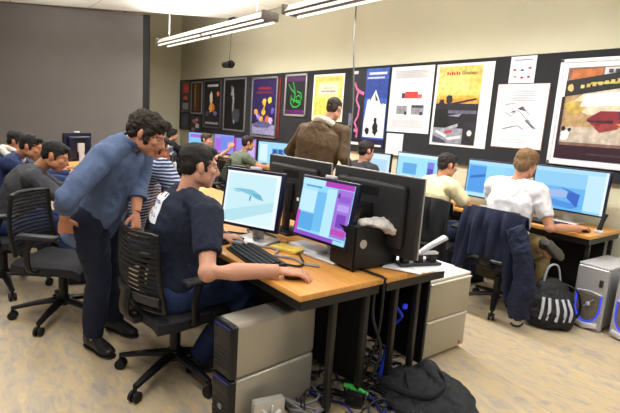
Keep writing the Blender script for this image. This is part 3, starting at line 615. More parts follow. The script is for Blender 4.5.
    body = from_mesh('body', me2, [mat(skin, .55, 0, .06, 9), mat([c*.82 if i else c*.9 for i, c in enumerate(int(skin[j:j+2], 16)/255 for j in (1, 3, 5))], .5, 0, .05, 9)], t)
    inv = M.transposed()
    for p in me2.polygons:
        l = inv @ (p.center-hc)
        if abs(l.x) < .026 and l.y > .082 and -.075 < l.z < -.053: p.material_index = 1
    # --- face details
    if face:
        for q in (1, -1):
            bm = B(); ell(bm, H(q*.031, .0755, .004), (.0105, .011, .005), M, 12, 8); ey = obj('eye', bm, mat('#a8998e', .4, 0, .02), body)
            bm = B(); ell(bm, H(q*.031+.001, .0858, .003), (.0055, .002, .005), M, 10, 6); obj('iris', bm, mat('#1d1410', .2), body)
            bm = B(); sweep(bm, [H(q*.014, .0905, .025), H(q*.032, .0835, .029), H(q*.044, .074, .027)], [(.004, .003), (.004, .003), (.0015, .0015)], ref=hu0, seg=8); obj('eyebrow', bm, mat(hair, .8), body)
    # --- hair
    bm = B()
    if hstyle == 'curly':
        ell(bm, H(0, -.02, .05), (.087, .106, .079), M); ell(bm, H(0, .052, .088), (.058, .044, .028), M); ell(bm, H(0, -.058, .005), (.076, .056, .075), M)
        for q in (1, -1): ell(bm, H(q*.072, .014, .016), (.01, .022, .03), M); ell(bm, H(q*.0665, .022, -.026), (.007, .011, .026), M)
        hm = remesh(bm, .006, 2); wrinkle(hm, .012, 34, 2); wrinkle(hm, .005, 80, 9)
    elif hstyle == 'full':
        ell(bm, H(0, -.02, .052), (.089, .108, .08), M); ell(bm, H(0, .05, .088), (.058, .046, .03), M); ell(bm, H(0, -.062, .0), (.08, .056, .085), M)
        for q in (1, -1): ell(bm, H(q*.073, -.012, .02), (.016, .05, .035), M)
        hm = remesh(bm, .007, 3); wrinkle(hm, .006, 26, 4, (1, 1, .4))
    else:
        ell(bm, H(0, -.018, .048), (.0785, .098, .077), M); ell(bm, H(0, .05, .086), (.05, .04, .026), M); ell(bm, H(0, -.052, .006), (.069, .05, .07), M)
        for q in (1, -1): ell(bm, H(q*.069, .006, .024), (.009, .028, .026), M); ell(bm, H(q*.0685, .02, -.008), (.005, .009, .018), M)
        hm = remesh(bm, .006, 2); wrinkle(hm, .004, 40, 4)
    from_mesh('hair', hm, mat(hair, .62, 0, .35, 60, .5, 240), t)
    # --- clothes
    cm = shirt_mat or mat(shirt, .85, 0, .14, 9, .25, 120)
    bm = B(); torso(bm, .016, hem)
    to = {'short': .72, 'long': 1.93, 'rolled': 1.38}[sleeve]
    for q in (1, -1): arm(bm, q, .017 if sleeve != 'short' else .02, to)
    sm = remesh(bm, .0095, 4); wrinkle(sm, wr or (.009 if sleeve != 'short' else .007), 9, loc.x, (1, 1, .7))
    so = from_mesh(name_shirt, sm, cm, t)
    if sleeve == 'rolled':
        for q in (1, -1):
            S, E_, W_ = A[q]; bm = B(); sweep(bm, [E_.lerp(W_, .26), E_.lerp(W_, .32), E_.lerp(W_, .44)], [.06, .064, .060], seg=14); obj('cuff', bm, cm, so)
    if collar:
        bm = B()
        d = (H(0, -.02, -.05)-nek).normalized()
        if collar == 'shirt':
            pts = [nek + M @ Vector((.078*math.sin(a), .075*math.cos(a)-.015, 0)) - d*(.005-.012*math.cos(a+PI)) + d*.03 for a in [PI*2*k/20 for k in range(20)]]
            sweep(bm, pts, (.03, .008), ref=d, seg=8, close=True)
            for q in (1, -1): sweep(bm, [nek+d*.015+hf*.055+hr*q*.03, nek-d*.03+hf*.075+hr*q*.055], [(.03, .007), (.012, .005)], ref=hr, seg=8)
            obj('collar', bm, cm, so)
        else:
            pts = [nek + hr*.11*math.sin(a) + hf*(.10*math.cos(a)-.035) + up*(.012-.03*math.cos(a)) for a in [PI*2*k/20 for k in range(20)]]
            sweep(bm, pts, (.036, .03), ref=up, seg=10, close=True); hm = remesh(bm, .01, 4); wrinkle(hm, .006, 16); from_mesh('hood_lining', hm, mat(collar, .9, 0, .1, 20, .4, 90), so, )
            bm = B(); ell(bm, nek-f*.125-up*.06, (.15, .065, .10), Matrix((s, f, Vector((0, 0, 1)))).transposed()); hm = remesh(bm, .01, 3); wrinkle(hm, .009, 14); from_mesh('hood', hm, cm, so)
    bm = B(); sweep(bm, [pel+up*.07, pel, pel-up*.09], [(.166, .124), (.182, .137), (.16, .125)], ref=s, seg=18)
    for q in (1, -1): leg(bm, q, .014)
    pm = remesh(bm, .011, 4); wrinkle(pm, .006, 10, loc.y, (1, 1, .6)); from_mesh('trousers', pm, mat(pants, .88, 0, .18, 14, .25, 150), t)
    for q in (1, -1):
        Hh, Kn, An, To = Lg[q]; d = (To-An); k_ = 'R' if q == 1 else 'L'; upv = -Vector(legs[k_][3]).normalized() if len(legs[k_]) > 3 else Vector((0, 0, 1)); d = (d-upv*d.dot(upv)).normalized(); bm = B(); sd = d.cross(upv)
        hz = lambda p, zz: p + upv*(zz-.085)
        ar = An; e = An + d*.2
        sweep(bm, [hz(ar-d*.065, .045), hz(ar-d*.03, .055), hz(ar+d*.06, .05), hz(ar+d*.13, .036), hz(ar+d*.185, .03), hz(ar+d*.205, .028)], [(.03, .04), (.039, .05), (.042, .046), (.048, .033), (.038, .026), (.018, .014)], ref=sd, seg=14)
        sweep(bm, [hz(ar, .05), hz(ar-d*.005, .1)], [.045, .047], seg=12)
        shm = remesh(bm, .007, 3); so2 = from_mesh('shoe', shm, mat(shoe, .4, 0, .1, 10), t)
        bm = B(); sweep(bm, [hz(ar-d*.068, .008), hz(ar-d*.03, .008), hz(ar+d*.06, .008), hz(ar+d*.14, .008), hz(ar+d*.195, .008), hz(ar+d*.212, .008)], [(.026, .009), (.037, .009), (.036, .009), (.046, .009), (.034, .009), (.014, .008)], ref=sd, seg=12)
        obj('sole', bm, mat(sole, .6), so2)
    return t, so, sm
def seated(label, pel, h, nek, hc, hf, armsR, armsL, kneez=.52, foot=.02, spread=.13, feet=None, **kw):
    f = Vector((math.sin(math.radians(h)), math.cos(math.radians(h)), 0)); s = Vector((f.y, -f.x, 0)); p = Vector(pel)
    legs = {}
    for q, k in ((1, 'R'), (-1, 'L')):
        kn = p + f*.43 + s*q*spread; kn.z = kneez; an = p + f*(.43+foot) + s*q*(spread+.01); an.z = .085; to = an + f*.2; to.z = .04
        legs[k] = (kn, an, to)
    if feet: legs.update(feet)
    arms = {'R': armsR, 'L': armsL}
    for x in ('sR', 'sL'):
        if x in kw: arms[x] = kw.pop(x)
    return person(label, (pel[0], pel[1], 0), h, h, pel, nek, hc, hf, arms, legs, **kw)
DN = (0, 0, -1)
# the man in the navy T-shirt at the near desk
t1, so1, sm1 = seated('man in navy T-shirt with white back print, seated with his hand on the mouse', (-2.44, 1.0, .56), 20, (-2.40, 1.045, 1.085), (-2.375, 1.10, 1.235), (.12, 1, -.12),
    ((-1.995, .985, .765), (-1.845, 1.295, .772), (.7, 1, -.05), DN, .45), ((-2.72, 1.16, .80), (-2.60, 1.36, .765), (.3, 1, -.05), DN, .6),
    hair='#1a1412', shirt='#121a30', pants='#1b2c52', sw=.2, wid=1.08, hem=.07, vox=.007, sR=(-2.19, 1.07, 1.02), armk=1.2, handk=1.18,
    feet={'R': ((-2.33, 1.42, .53), (-2.40, 1.14, .10), (-2.34, 1.32, .04))}, skin='#cb967e')
bv = BVHTree.FromObject(so1, bpy.context.evaluated_depsgraph_get())
bm = B(); g = []
NX, NZ = 14, 16
for j in range(NZ+1):
    row = []
    for i in range(NX+1):
        u = i/NX-.5; v = j/NZ
        zt = .93+.155*v - 0
        o = Vector((-.02+u*.17-.02*v, -.6, zt)); hit = bv.ray_cast(o, Vector((0.0, 1, 0)).normalized())
        row.append(None if hit[0] is None else bm.verts.new(hit[0]+hit[1]*.0035))
    g.append(row)
rr = random.Random(3)
for j in range(NZ):
    for i in range(NX):
        q = (g[j][i], g[j][i+1], g[j+1][i+1], g[j+1][i])
        if None in q: continue
        if j >= NZ-2 and i % 5 == 2: continue
        fc = bm.faces.new(q); fc.material_index = 1 if (j in (3, 4, 7, 10, 11) and 1 < i < NX-2 and rr.random() < .62) else 0
obj('back_print', bm, [mat('#dfe2ea', .8, 0, .03), mat('#7d86b8', .8, 0, .05)], so1, label='white block print on the back')
# leaning man
person('standing man in blue rolled-sleeve shirt, leaning over to look at a screen', (-3.0, .78, 0), 55, 55, (-3.0, .745, .90), (-2.855, .872, 1.318), (-2.79, .965, 1.378), (.60, .80, -.48),
    {'R': ((-2.70, .515, 1.03), (-2.86, .53, .895), (-.35, .1, -1), (-1, .3, .2), .9), 'L': ((-2.93, .955, 1.035), (-2.84, .915, .90), (.45, -.1, -1), (0, -.3, -.9), .7), 'sR': (-2.75, .715, 1.25), 'sL': (-2.97, 1.0, 1.262)},
    {'R': ((-2.97, .735, .475), (-3.005, .70, .09), (-2.83, .76, .04)), 'L': ((-3.11, .875, .48), (-3.2, .885, .09), (-3.03, .97, .04))},
    hair='#2a1d15', hstyle='curly', shirt='#566789', sleeve='rolled', hem=.11, pants='#181f33', shoe='#17171a', vox=.007, skin='#c98b6e', collar='shirt', sw=.19, wid=1.0)
# man in white
t3, so3, sm3 = seated('man in white T-shirt seen from behind at the right end of the wall desk', (-2.09, 3.84, .56), 4, (-2.11, 3.95, 1.115), (-2.06, 3.985, 1.285), (.05, 1, -.22),
    ((-1.76, 3.93, .79), (-1.68, 4.27, .772), (.05, 1, -.03), DN, .35), ((-2.38, 4.1, .8), (-2.24, 4.32, .765), (.3, 1, -.05), DN, .5),
    hair='#7a5c3c', hstyle='full', shirt='#d9d8dc', wr=.011, sole='#55524c', pants='#8f7d55', sw=.215, wid=1.14, hem=.10, sleeve='short', vox=.009, face=False, skin='#cd9377',
    feet={'R': ((-1.93, 4.24, .53), (-1.95, 4.25, .085), (-1.95, 4.45, .04)), 'L': ((-2.27, 4.17, .60), (-1.80, 3.95, .635), (-1.80, 4.09, .54), (1, -.15, .05))}, shoe='#3a3836')
seated('man in cream T-shirt seen from behind left of the man in white', (-2.88, 3.82, .55), 15, (-2.87, 3.92, 1.04), (-2.85, 3.96, 1.185), (.3, 1, -.2),
    ((-2.56, 4.0, .79), (-2.42, 4.25, .765), (.2, 1, -.03), DN, .4), ((-3.12, 4.05, .8), (-3.0, 4.3, .765), (.2, 1, 0), DN, .4),
    hair='#241a14', shirt='#dccfa4', pants='#26304a', sw=.19, face=False, skin='#c58a6a')
seated('dark-haired seated man whose head shows above the black monitor backs', (-4.0, 3.8, .52), 0, (-4.0, 3.92, 1.07), (-3.99, 3.95, 1.225), (.1, 1, -.15),
    ((-3.75, 4.0, .78), (-3.8, 4.3, .765), (0, 1, 0), DN, .4), ((-4.25, 4.0, .78), (-4.2, 4.3, .765), (0, 1, 0), DN, .4), hair='#221811', shirt='#2a2c33', pants='#222a3a', face=False, vox=.012)
seated('man in olive grey shirt seen from behind before a purple screen', (-6.75, 3.62, .50), 10, (-6.68, 3.86, .95), (-6.62, 3.9, 1.125), (.15, 1, -.1),
    ((-6.36, 3.95, .78), (-6.4, 4.3, .765), (0, 1, 0), DN, .4), ((-7.0, 4.0, .78), (-7.0, 4.3, .765), (0, 1, 0), DN, .4), hair='#241a16', shirt='#5f6656', pants='#222a3a', face=False, vox=.012, sw=.22, wid=1.15)
seated('boy in profile with brown hair and raised hand at the far wall desk', (-8.0, 3.55, .50), 30, (-7.95, 3.72, .94), (-7.87, 3.78, 1.09), (.75, .6, -.1),
    ((-7.55, 3.85, .8), (-7.4, 3.98, .96), (.3, .3, .8), (-.5, .8, 0), .6), ((-8.1, 4.0, .78), (-8.0, 4.3, .765), (0, 1, 0), DN, .4), hair='#3a281c', shirt='#1d1e26', pants='#1c2230', vox=.012)
seated('person in a black jacket seated at the far end of the wall desk', (-9.2, 3.5, .50), 0, (-9.2, 3.62, .95), (-9.2, 3.68, 1.10), (.2, 1, -.1),
    ((-8.9, 3.85, .78), (-8.95, 4.2, .765), (0, 1, 0), DN, .4), ((-9.5, 3.85, .78), (-9.4, 4.2, .765), (0, 1, 0), DN, .4), hair='#0e0c0c', shirt='#121216', sleeve='long', pants='#15171e', face=False, vox=.012, sw=.26, wid=1.3, hstyle='full')
# standing man in brown jacket
person('standing man in brown hooded jacket with cream lining, seen from behind', (-4.1, 3.35, 0), -18, -18, (-4.16, 3.30, .92), (-4.07, 3.365, 1.485), (-4.0, 3.42, 1.675), (-.32, .93, -.3),
    {'R': ((-3.78, 3.40, 1.17), (-3.86, 3.62, 1.02), (-.2, .8, -.1), DN, .6), 'L': ((-4.53, 3.22, 1.17), (-4.5, 3.46, 1.02), (.2, .8, -.1), DN, .6)},
    {'R': ((-4.06, 3.34, .49), (-4.05, 3.33, .085), (-4.08, 3.52, .04)), 'L': ((-4.26, 3.28, .49), (-4.27, 3.26, .085), (-4.33, 3.45, .04))},
    hair='#2a1d16', shirt='#54422e', sleeve='long', hem=.12, pants='#23283a', sw=.26, wid=1.6, collar='#ddd5c4', face=False, name_shirt='jacket')
# left row
seated('man in dark grey sweater hunched at the left row, behind the empty chair', (-4.52, .42, .56), 12, (-4.40, .62, .985), (-4.30, .735, 1.105), (.35, 1, -.45),
    ((-4.10, .75, .79), (-4.05, 1.05, .80), (0, 1, -.1), DN, .5), ((-4.62, .8, .79), (-4.5, 1.1, .80), (0, 1, -.1), DN, .5), hair='#0f0d0e', shirt='#3a3b40', sleeve='long', pants='#24345e', skin='#b97f5c', sw=.21, wid=1.1)
seated('man in dark blue jacket with pale collar at the left row', (-5.5, .38, .56), 12, (-5.42, .58, .99), (-5.31, .70, 1.10), (.45, 1, -.35),
    ((-5.12, .75, .79), (-5.0, 1.05, .80), (0, 1, -.1), DN, .5), ((-5.62, .8, .79), (-5.5, 1.1, .80), (0, 1, -.1), DN, .5), hair='#0f0d0e', shirt='#22305a', sleeve='long', pants='#202838', skin='#b97f5c', collar='#d8d4cc', sw=.22, wid=1.15, name_shirt='jacket')
seated('person in grey brown top at the far left of the left row', (-6.3, .46, .56), 12, (-6.22, .60, .97), (-6.12, .68, 1.09), (.45, 1, -.35),
    ((-5.92, .75, .79), (-5.9, 1.05, .80), (0, 1, -.1), DN, .5), ((-6.42, .8, .79), (-6.3, 1.1, .80), (0, 1, -.1), DN, .5), hair='#0f0d0e', shirt='#3d3834', sleeve='long', pants='#202838', skin='#b97f5c', sw=.21)
seated('person in blue and white striped top, half hidden behind the leaning man', (-3.45, .99, .56), 25, (-3.40, 1.20, 1.10), (-3.40, 1.23, 1.24), (.1, 1, -.3),
    ((-2.98, 1.32, .90), (-3.14, 1.42, 1.05), (-.5, .2, .8), (.3, 1, 0), .8), ((-3.62, 1.3, .82), (-3.5, 1.5, .77), (0, 1, 0), DN, .5), hair='#1c1412', shirt_mat=stripes('#232b4a', '#aebcd8', 14, 'Z'), sleeve='short', pants='#202838', skin='#a86a44', sw=.2, sR=(-3.17, 1.20, 1.12))
# ------------------------------------------------------------------ things on the near desk
def keyboard(label, x, y, rz, z=.731, w=.45, group='black keyboards'):
    t = thing('keyboard', label, 'keyboard', (x, y, z), rz, group)
    bm = B(); prism(bm, [(-.085, 0), (.085, 0), (.085, .026), (.06, .026), (-.085, .012)], 0, -w/2, w/2); obj('base', bm, mat('#131418', .5), t, False)
    bm = B(); rot = Matrix.Rotation(math.atan2(.014, .145), 3, 'X')
    for j in range(5):
        n = 17 if j else 15
        for i in range(n): box(bm, (-w/2+.018+(w-.036)*(i+.5)/n, -.065+.028*j, .021+.0027*j), ((w-.036)/n*.84, .022, .01), .003, rot, 1)
    obj('keys', bm, mat('#202228', .45), t)
    return t
keyboard('black keyboard beside the mousing arm of the man in navy', -2.20, 1.375, -.12)
keyboard('black keyboard pushed back left of the man in navy', -2.70, 1.40, .1, w=.34)
keyboard('black keyboard before the man in white', -2.05, 4.42, 0, w=.44)
keyboard('black keyboard before the man in cream', -2.74, 4.42, 0, w=.44)
def mouse(label, x, y, rz):
    t = thing('mouse', label, 'mouse', (x, y, .731), rz, 'black mice')
    bm = B(); ell(bm, (0, 0, .012), (.031, .055, .024)); bmesh.ops.bisect_plane(bm, geom=bm.verts[:]+bm.edges[:]+bm.faces[:], plane_co=(0, 0, .001), plane_no=(0, 0, -1), clear_outer=True)
    obj('shell', bm, mat('#1a1a1d', .35), t); bm = B(); cyl(bm, (-.004, .03, .032), (.004, .03, .032), .008, 12); obj('wheel', bm, mat('#77777c'), t)
mouse('dark mouse under the hand of the man in navy', -1.815, 1.37, -.4)
mouse('dark mouse under the hand of the man in white', -1.665, 4.41, 0)
def cable(label, pts, r, m, group=None, name='cable'):
    bm = B(); tube(bm, pts, r); return tag(obj(name, bm, m, None), label, 'cable', group)
cable('long black cable dropping from the ceiling to the near desk end', [(-5.0, 4.53, 3.4), (-4.48, 4.06, 3.0), (-3.72, 3.37, 2.42), (-2.95, 2.72, 1.75), (-2.22, 2.05, 1.27), (-2.0, 1.87, 1.08), (-1.95, 1.84, .86), (-1.92, 1.80, .738), (-1.72, 1.785, .738), (-1.588, 1.785, .738), (-1.585, 1.785, .70), (-1.60, 1.79, .4), (-1.7, 1.8, .1)], .007, mat('#1a1714', .7))
GC = mat('#8c8c90', .5); DCB = mat('#1c1c1f', .5)
cable('grey cable lying on the desk before the purple lit screen', [(-2.42, 1.5, .738), (-2.28, 1.58, .738), (-2.18, 1.50, .738), (-2.08, 1.56, .738), (-1.97, 1.55, .738), (-1.9, 1.6, .738)], .007, GC)
cable('black cable snaking on the desk left of the white mouse hand', [(-2.02, 1.45, .738), (-1.95, 1.5, .738), (-1.99, 1.56, .738), (-2.1, 1.62, .738), (-2.25, 1.7, .738), (-2.4, 1.74, .738)], .006, DCB)
cable('black cable behind the pale blue lit monitor', [(-2.8, 1.52, .738), (-2.7, 1.62, .738), (-2.82, 1.7, .738), (-2.6, 1.75, .738), (-2.4, 1.68, .738)], .007, DCB)
cable('white cable curling under the pale blue lit monitor', [(-2.62, 1.5, .737), (-2.55, 1.46, .737), (-2.47, 1.5, .737), (-2.52, 1.58, .737), (-2.6, 1.62, .737)], .006, WHITE)
bm = B(); box(bm, (-2.26, 1.64, .742), (.2, .1, .02), .004, Matrix.Rotation(.3, 3, 'Z')); tag(obj('notepad', bm, mat('#d9bb52', .7)), 'yellow pad lying between the two lit monitors', 'notepad')
bm = B(); box(bm, (-2.2, 1.77, .748), (.26, .14, .034), .008, Matrix.Rotation(.1, 3, 'Z')); tag(obj('book', bm, mat('#cfcfd6', .6)), 'pale flat box behind the yellow pad', 'box')
t = thing('hub', 'small silver gadget on the desk under the pale blue lit monitor', 'gadget', (-2.44, 1.40, .731), .4)
bm = B(); box(bm, (0, 0, .02), (.07, .05, .04), .01); obj('case', bm, mat('#8e9096', .3, .5), t); bm = B(); box(bm, (0, -.026, .02), (.04, .004, .014)); obj('port', bm, DCB, t)
bm = B(); box(bm, (-2.58, 1.42, .738), (.12, .07, .014), .003, Matrix.Rotation(-.3, 3, 'Z')); tag(obj('notepad', bm, mat('#c9c6cc', .7)), 'small grey notebook left of the silver gadget', 'notebook')
# black wedge speaker with paper
t = thing('speaker', 'black wedge-shaped desk speaker with round badge beside the purple lit screen', 'speaker', (-1.80, 1.86, .745), 0)
for x in (-.12, .04):
    for y in (-.14, .17):
        bm = B(); cyl(bm, (x, y, -.014), (x, y, .002), .01, 10); obj('foot', bm, RUBBER, t)
bm = B(); prism(bm, [(-.16, 0), (.19, 0), (.19, .05), (.05, .20), (-.08, .235), (-.16, .235)], 0, -.14, .06); bmesh.ops.bevel(bm, geom=list(bm.edges), offset=.008, segments=2, affect='EDGES'); obj('case', bm, mat('#101013', .45), t)
bm = B(); cyl(bm, (.06, -.10, .14), (.066, -.10, .14), .024, 20); obj('badge', bm, mat('#b9b6ac', .4, .2), t)
t = thing('plastic_bag', 'crumpled white plastic bag stuffed behind the black speaker', 'bag', (-1.765, 1.97, .742), 0)
bm = B(); sweep(bm, [(-.02, -.19, .25), (0, -.05, .232), (.02, .05, .16), (.03, .10, .06)], [(.03, .012), (.085, .028), (.09, .03), (.05, .015)], ref=(1, 0, 0), seg=14)
hm = remesh(bm, .008, 2); wrinkle(hm, .014, 22, 3); from_mesh('bag', hm, mat('#d9d6d4', .5, 0, .06, 12), t)
bm = B(); box(bm, (.075, .10, .05), (.012, .03, .1), .003); obj('red_label', bm, mat('#b3221c', .5), t)
# papers and hole punch
t = thing('paper_stack', 'loose white papers under the silver hole punch at the desk corner', 'papers', (-1.68, 2.14, .731), 0)
for k, (x, y, a) in enumerate(((0, 0, .15), (.04, .03, -.2), (-.02, -.05, .5), (.03, .05, .05))):
    bm = B(); box(bm, (x, y, .002+.003*k), (.216, .28, .0025), 0, Matrix.Rotation(a, 3, 'Z')); obj('sheet', bm, PAPER, t, False)
t = thing('hole_punch', 'silver and black hole punch with raised lever on the papers', 'hole punch', (-1.665, 2.14, .745), 1.25)
bm = B(); box(bm, (0, 0, .008), (.27, .09, .016), .004); obj('base', bm, mat('#3e4046', .4, .3), t)
bm = B()
for x in (-.09, 0, .09):
    bm = B(); box(bm, (x, .0, .035), (.045, .05, .045), .006); obj('punch_head', bm, DCB, t)
bm = B(); box(bm, (0, .0, .066), (.25, .04, .016), .006); obj('crossbar', bm, mat('#d5d5da', .3, .5), t)
bm = B(); sweep(bm, [(0, 0, .06), (.06, 0, .10), (.17, 0, .155)], [(.024, .012), (.026, .012), (.03, .014)], ref=(0, 1, 0), seg=10); obj('lever', bm, mat('#c6c7cd', .3, .4), t)
cable('yellow pencil lying by the hole punch', [(-1.83, 2.02, .775), (-1.87, 2.2, .76)], .004, mat('#c9a35e', .5), name='pencil')['category'] = 'pencil'
# ------------------------------------------------------------------ cabinets and computers
t = thing('file_cabinet', 'beige two-drawer file cabinet beside the back desk end', 'cabinet', (-1.77, 2.645, 0), 0)
BEI = mat('#aaa18c', .5, .1, .03, 4)
bm = B(); box(bm, (-.28, 0, .285), (.55, .46, .53), .012, seg=3); obj('body', bm, BEI, t); 
bm = B(); box(bm, (-.28, 0, .553), (.56, .47, .02), .009, seg=3); obj('top', bm, mat('#d6d3c9', .4, .1, .02), t)  # light falling on the top is put into its paler colour
for z, h in ((.415, .25), (.155, .25)):
    bm = B(); box(bm, (.002, 0, z), (.02, .445, h), .007, seg=2); d = obj('drawer', bm, BEI, t)
    bm = B(); box(bm, (.008, 0, z+h/2-.004), (.022, .44, .013), .005); obj('pull', bm, mat('#d9d3c2', .4, .1, .02), d)
bm = B(); box(bm, (.0135, .17, .06), (.002, .03, .02)); obj('sticker', bm, mat('#a8453c'), t, False)
bm = B(); box(bm, (-.28, 0, .012), (.5, .42, .024)); obj('plinth', bm, BLACK, t, False)
def desk_pc(label, z, low):
    t = thing('computer', label, 'computer', (-1.872, 1.02, z), .09, 'stacked silver computers')
    bm = B(); box(bm, (0, .27, .139), (.166, .52, .276), .02, seg=4); obj('case', bm, mat('#a9a498', .33, .5, .04, 5), t)
    bm = B(); box(bm, (0, .012, .139), (.164, .045, .272), .014, seg=3); fr = obj('front_panel', bm, mat('#0b0c14', .3), t)
    bm = B(); box(bm, (-.002, -.011, .225), (.14, .006, .07), .003); obj('drive_bay', bm, mat('#15151c', .35), fr)
    bm = B(); box(bm, (0, -.0115, .256), (.13, .004, .008), .001); obj('blue_light', bm, glow('#2a2fd8', .55), fr)
    bm = B()
    for k in range(5): box(bm, (0, -.0115, .05+.022*k), (.13, .004, .006))
    obj('grille', bm, mat('#1e1e28', .4), fr, False)
    if low:
        bm = B(); cyl(bm, (.0, -.0115, .12), (.0, -.0145, .12), .016, 18); obj('round_badge', bm, mat('#9a9aa6', .3, .5), fr)
    for x in (-.06, .06):
        for y in (.06, .42): 
            bm = B(); cyl(bm, (x, y, 0), (x, y, .008), .012, 10); obj('foot', bm, RUBBER, t)
desk_pc('silver computer with black front on the floor, lower of the two stacked', 0, True)
desk_pc('silver computer with black front, upper of the two stacked under the desk', .278, False)
t = thing('cooling_fan', 'silver fan unit leaning against the lower stacked computer', 'fan', (-1.72, 1.19, 0), 1.35)
bm = B(); box(bm, (0, .0, .09), (.16, .05, .18), .01); obj('frame', bm, mat('#c2c0ba', .35, .5), t)
bm = B()
for k in range(7):
    a = 2*PI*k/7; sweep(bm, [(.012*math.cos(a), -.03, .10+.012*math.sin(a)), (.06*math.cos(a+.5), -.03, .10+.06*math.sin(a+.5))], [(.006, .004), (.016, .004)], ref=(0, 1, 0), seg=8)
obj('blades', bm, mat('#e2e2e0', .3, .3), t)
bm = B(); cyl(bm, (0, -.027, .10), (0, -.036, .10), .02); obj('hub', bm, mat('#55555a', .4), t)
def tower(label, x, y, rz):
    t = thing('computer_tower', label, 'computer', (x, y, 0), rz, 'silver towers with blue ringed fronts')
    bm = B(); box(bm, (0, .26, .275), (.235, .46, .49), .012, seg=2); obj('case', bm, mat('#a6a7aa', .4, .4, .04, 5), t)
    bm = B(); box(bm, (0, .26, .525), (.24, .5, .02), .008); obj('top_panel', bm, mat('#c9cace', .35, .3, .03), t)
    bm = B(); prism(bm, [(-.12, .0), (.12, .0), (.12, .52), (-.12, .52)], 1, 0, .05); bmesh.ops.bevel(bm, geom=list(bm.edges), offset=.012, segments=3, affect='EDGES'); fr = obj('front_panel', bm, mat('#b6b7bb', .33, .45, .04, 6), t)
    bm = B(); prism(bm, [(p[0], p[1]) for p in [(-.085, .29)] + [(.0+.088*math.cos(a), .20+.13*math.sin(a)) for a in [PI+PI*k/14 for k in range(15)]] + [(.085, .29)]], 1, -.004, .004); obj('intake', bm, mat('#7a7468', .4, .4, .3, 40), fr)
    bm = B(); pts = [(-.093, -.006, .30)] + [(.092*math.cos(a), -.006, .195+.135*math.sin(a)) for a in [PI+PI*k/16 for k in range(17)]] + [(.093, -.006, .30)]
    sweep(bm, pts, .0065, ref=(0, 1, 0), seg=8); obj('blue_ring', bm, glow('#3a48f0', 1.0), fr)
    bm = B(); sweep(bm, [(-.095, -.004, .305), (0, -.004, .318), (.095, -.004, .305)], .006, ref=(0, 1, 0), seg=8); obj('chrome_rim', bm, SILVERP, fr)
    bm = B(); ell(bm, (0, -.006, .21), (.018, .006, .018)); obj('badge', bm, mat('#d8d8e0', .25, .5), fr)
    bm = B(); sweep(bm, [(-.03, -.005, .18), (.04, -.005, .26)], [(.004, .003), (.006, .003)], ref=(0, 1, 0), seg=8); obj('blade', bm, SILVERP, fr)
    bm = B(); box(bm, (.075, -.004, .40), (.028, .012, .06), .004); obj('button_panel', bm, mat('#26262a', .4), fr)
    bm = B(); sweep(bm, [(-.1, -.01, .05), (0, -.022, .03), (.1, -.01, .05)], [(.02, .012), (.026, .02), (.02, .012)], ref=(0, 0, 1), seg=10); obj('foot_trim', bm, mat('#cfcfd2', .3, .4), fr)
tower('silver tower with blue ringed front, left of two beside the wall desk end', -1.445, 4.10, -.04)
tower('silver tower with blue ringed front, cut off by the right edge of the photo', -1.145, 4.10, -.04)
# ------------------------------------------------------------------ jacket on the chair, bags, cable tangle
t = thing('jacket', 'navy jacket draped over the chair back of the man in white', 'jacket', (-2.08, 3.82, 0), math.radians(4))
def drape(u, v):   # u -1..1 across, v 0..1 from front over the top down the back
    x = .27*u
    low = .52 if abs(u) < .45 else (.52-.36*min(1, (abs(u)-.45)/.3) if u > 0 else .52-.2*min(1, (abs(u)-.45)/.3))
    if v < .15: z = .80+.115*math.sin(v/.15*PI/2); y = -.215-.06*(v/.15)
    else:
        k = (v-.15)/.85; z = .915-(.915-low)*k; y = -.30-.035*math.sin(min(1, k*3)*PI/2)
    fold = .02*math.sin(u*13+.8*math.sin(v*5))+.013*math.sin(u*23+2+v*3)
    flare = 1+.22*max(0, v-.2)
    return Vector((x*flare, y+.05*u*u-fold*min(1, v*2), z-.03*abs(u)**3))
bm = B(); NU, NV = 48, 26; gv = [[bm.verts.new(drape(2*i/NU-1, j/NV)) for i in range(NU+1)] for j in range(NV+1)]
for j in range(NV):
    for i in range(NU): bm.faces.new((gv[j][i], gv[j][i+1], gv[j+1][i+1], gv[j+1][i]))
o = obj('cloth', bm, mat('#141c38', .8, 0, .2, 10, .3, 90), t); md = o.modifiers.new('thick', 'SOLIDIFY'); md.thickness = .014; md.offset = 0
t2 = thing('jacket', 'black jacket hung over the chair back of the man in cream', 'jacket', (-2.80, 3.76, 0), math.radians(12)); o2 = o.copy(); o2.data = o.data.copy(); COL.objects.link(o2); o2.parent = t2; o2.data.materials[0] = mat('#16171b', .85, 0, .2, 10, .3, 90)
bm = B(); sweep(bm, curve_pts([(.22, -.31, .80), (.31, -.34, .62), (.35, -.32, .38), (.32, -.30, .2), (.34, -.27, .09)], 6), [(.075, .05)]*12+[(.085, .05)]*13, seg=14, ref=(1, 0, 0))
hm = remesh(bm, .01, 3); wrinkle(hm, .012, 11, 6); from_mesh('sleeve', hm, mat('#141c38', .8, 0, .2, 10, .3, 90), t)
cable('black drawcord end on the floor below the navy jacket', [(-1.80, 3.60, .012), (-1.76, 3.57, .012), (-1.73, 3.60, .012), (-1.72, 3.64, .03)], .008, DCB, name='strap')['category'] = 'strap'
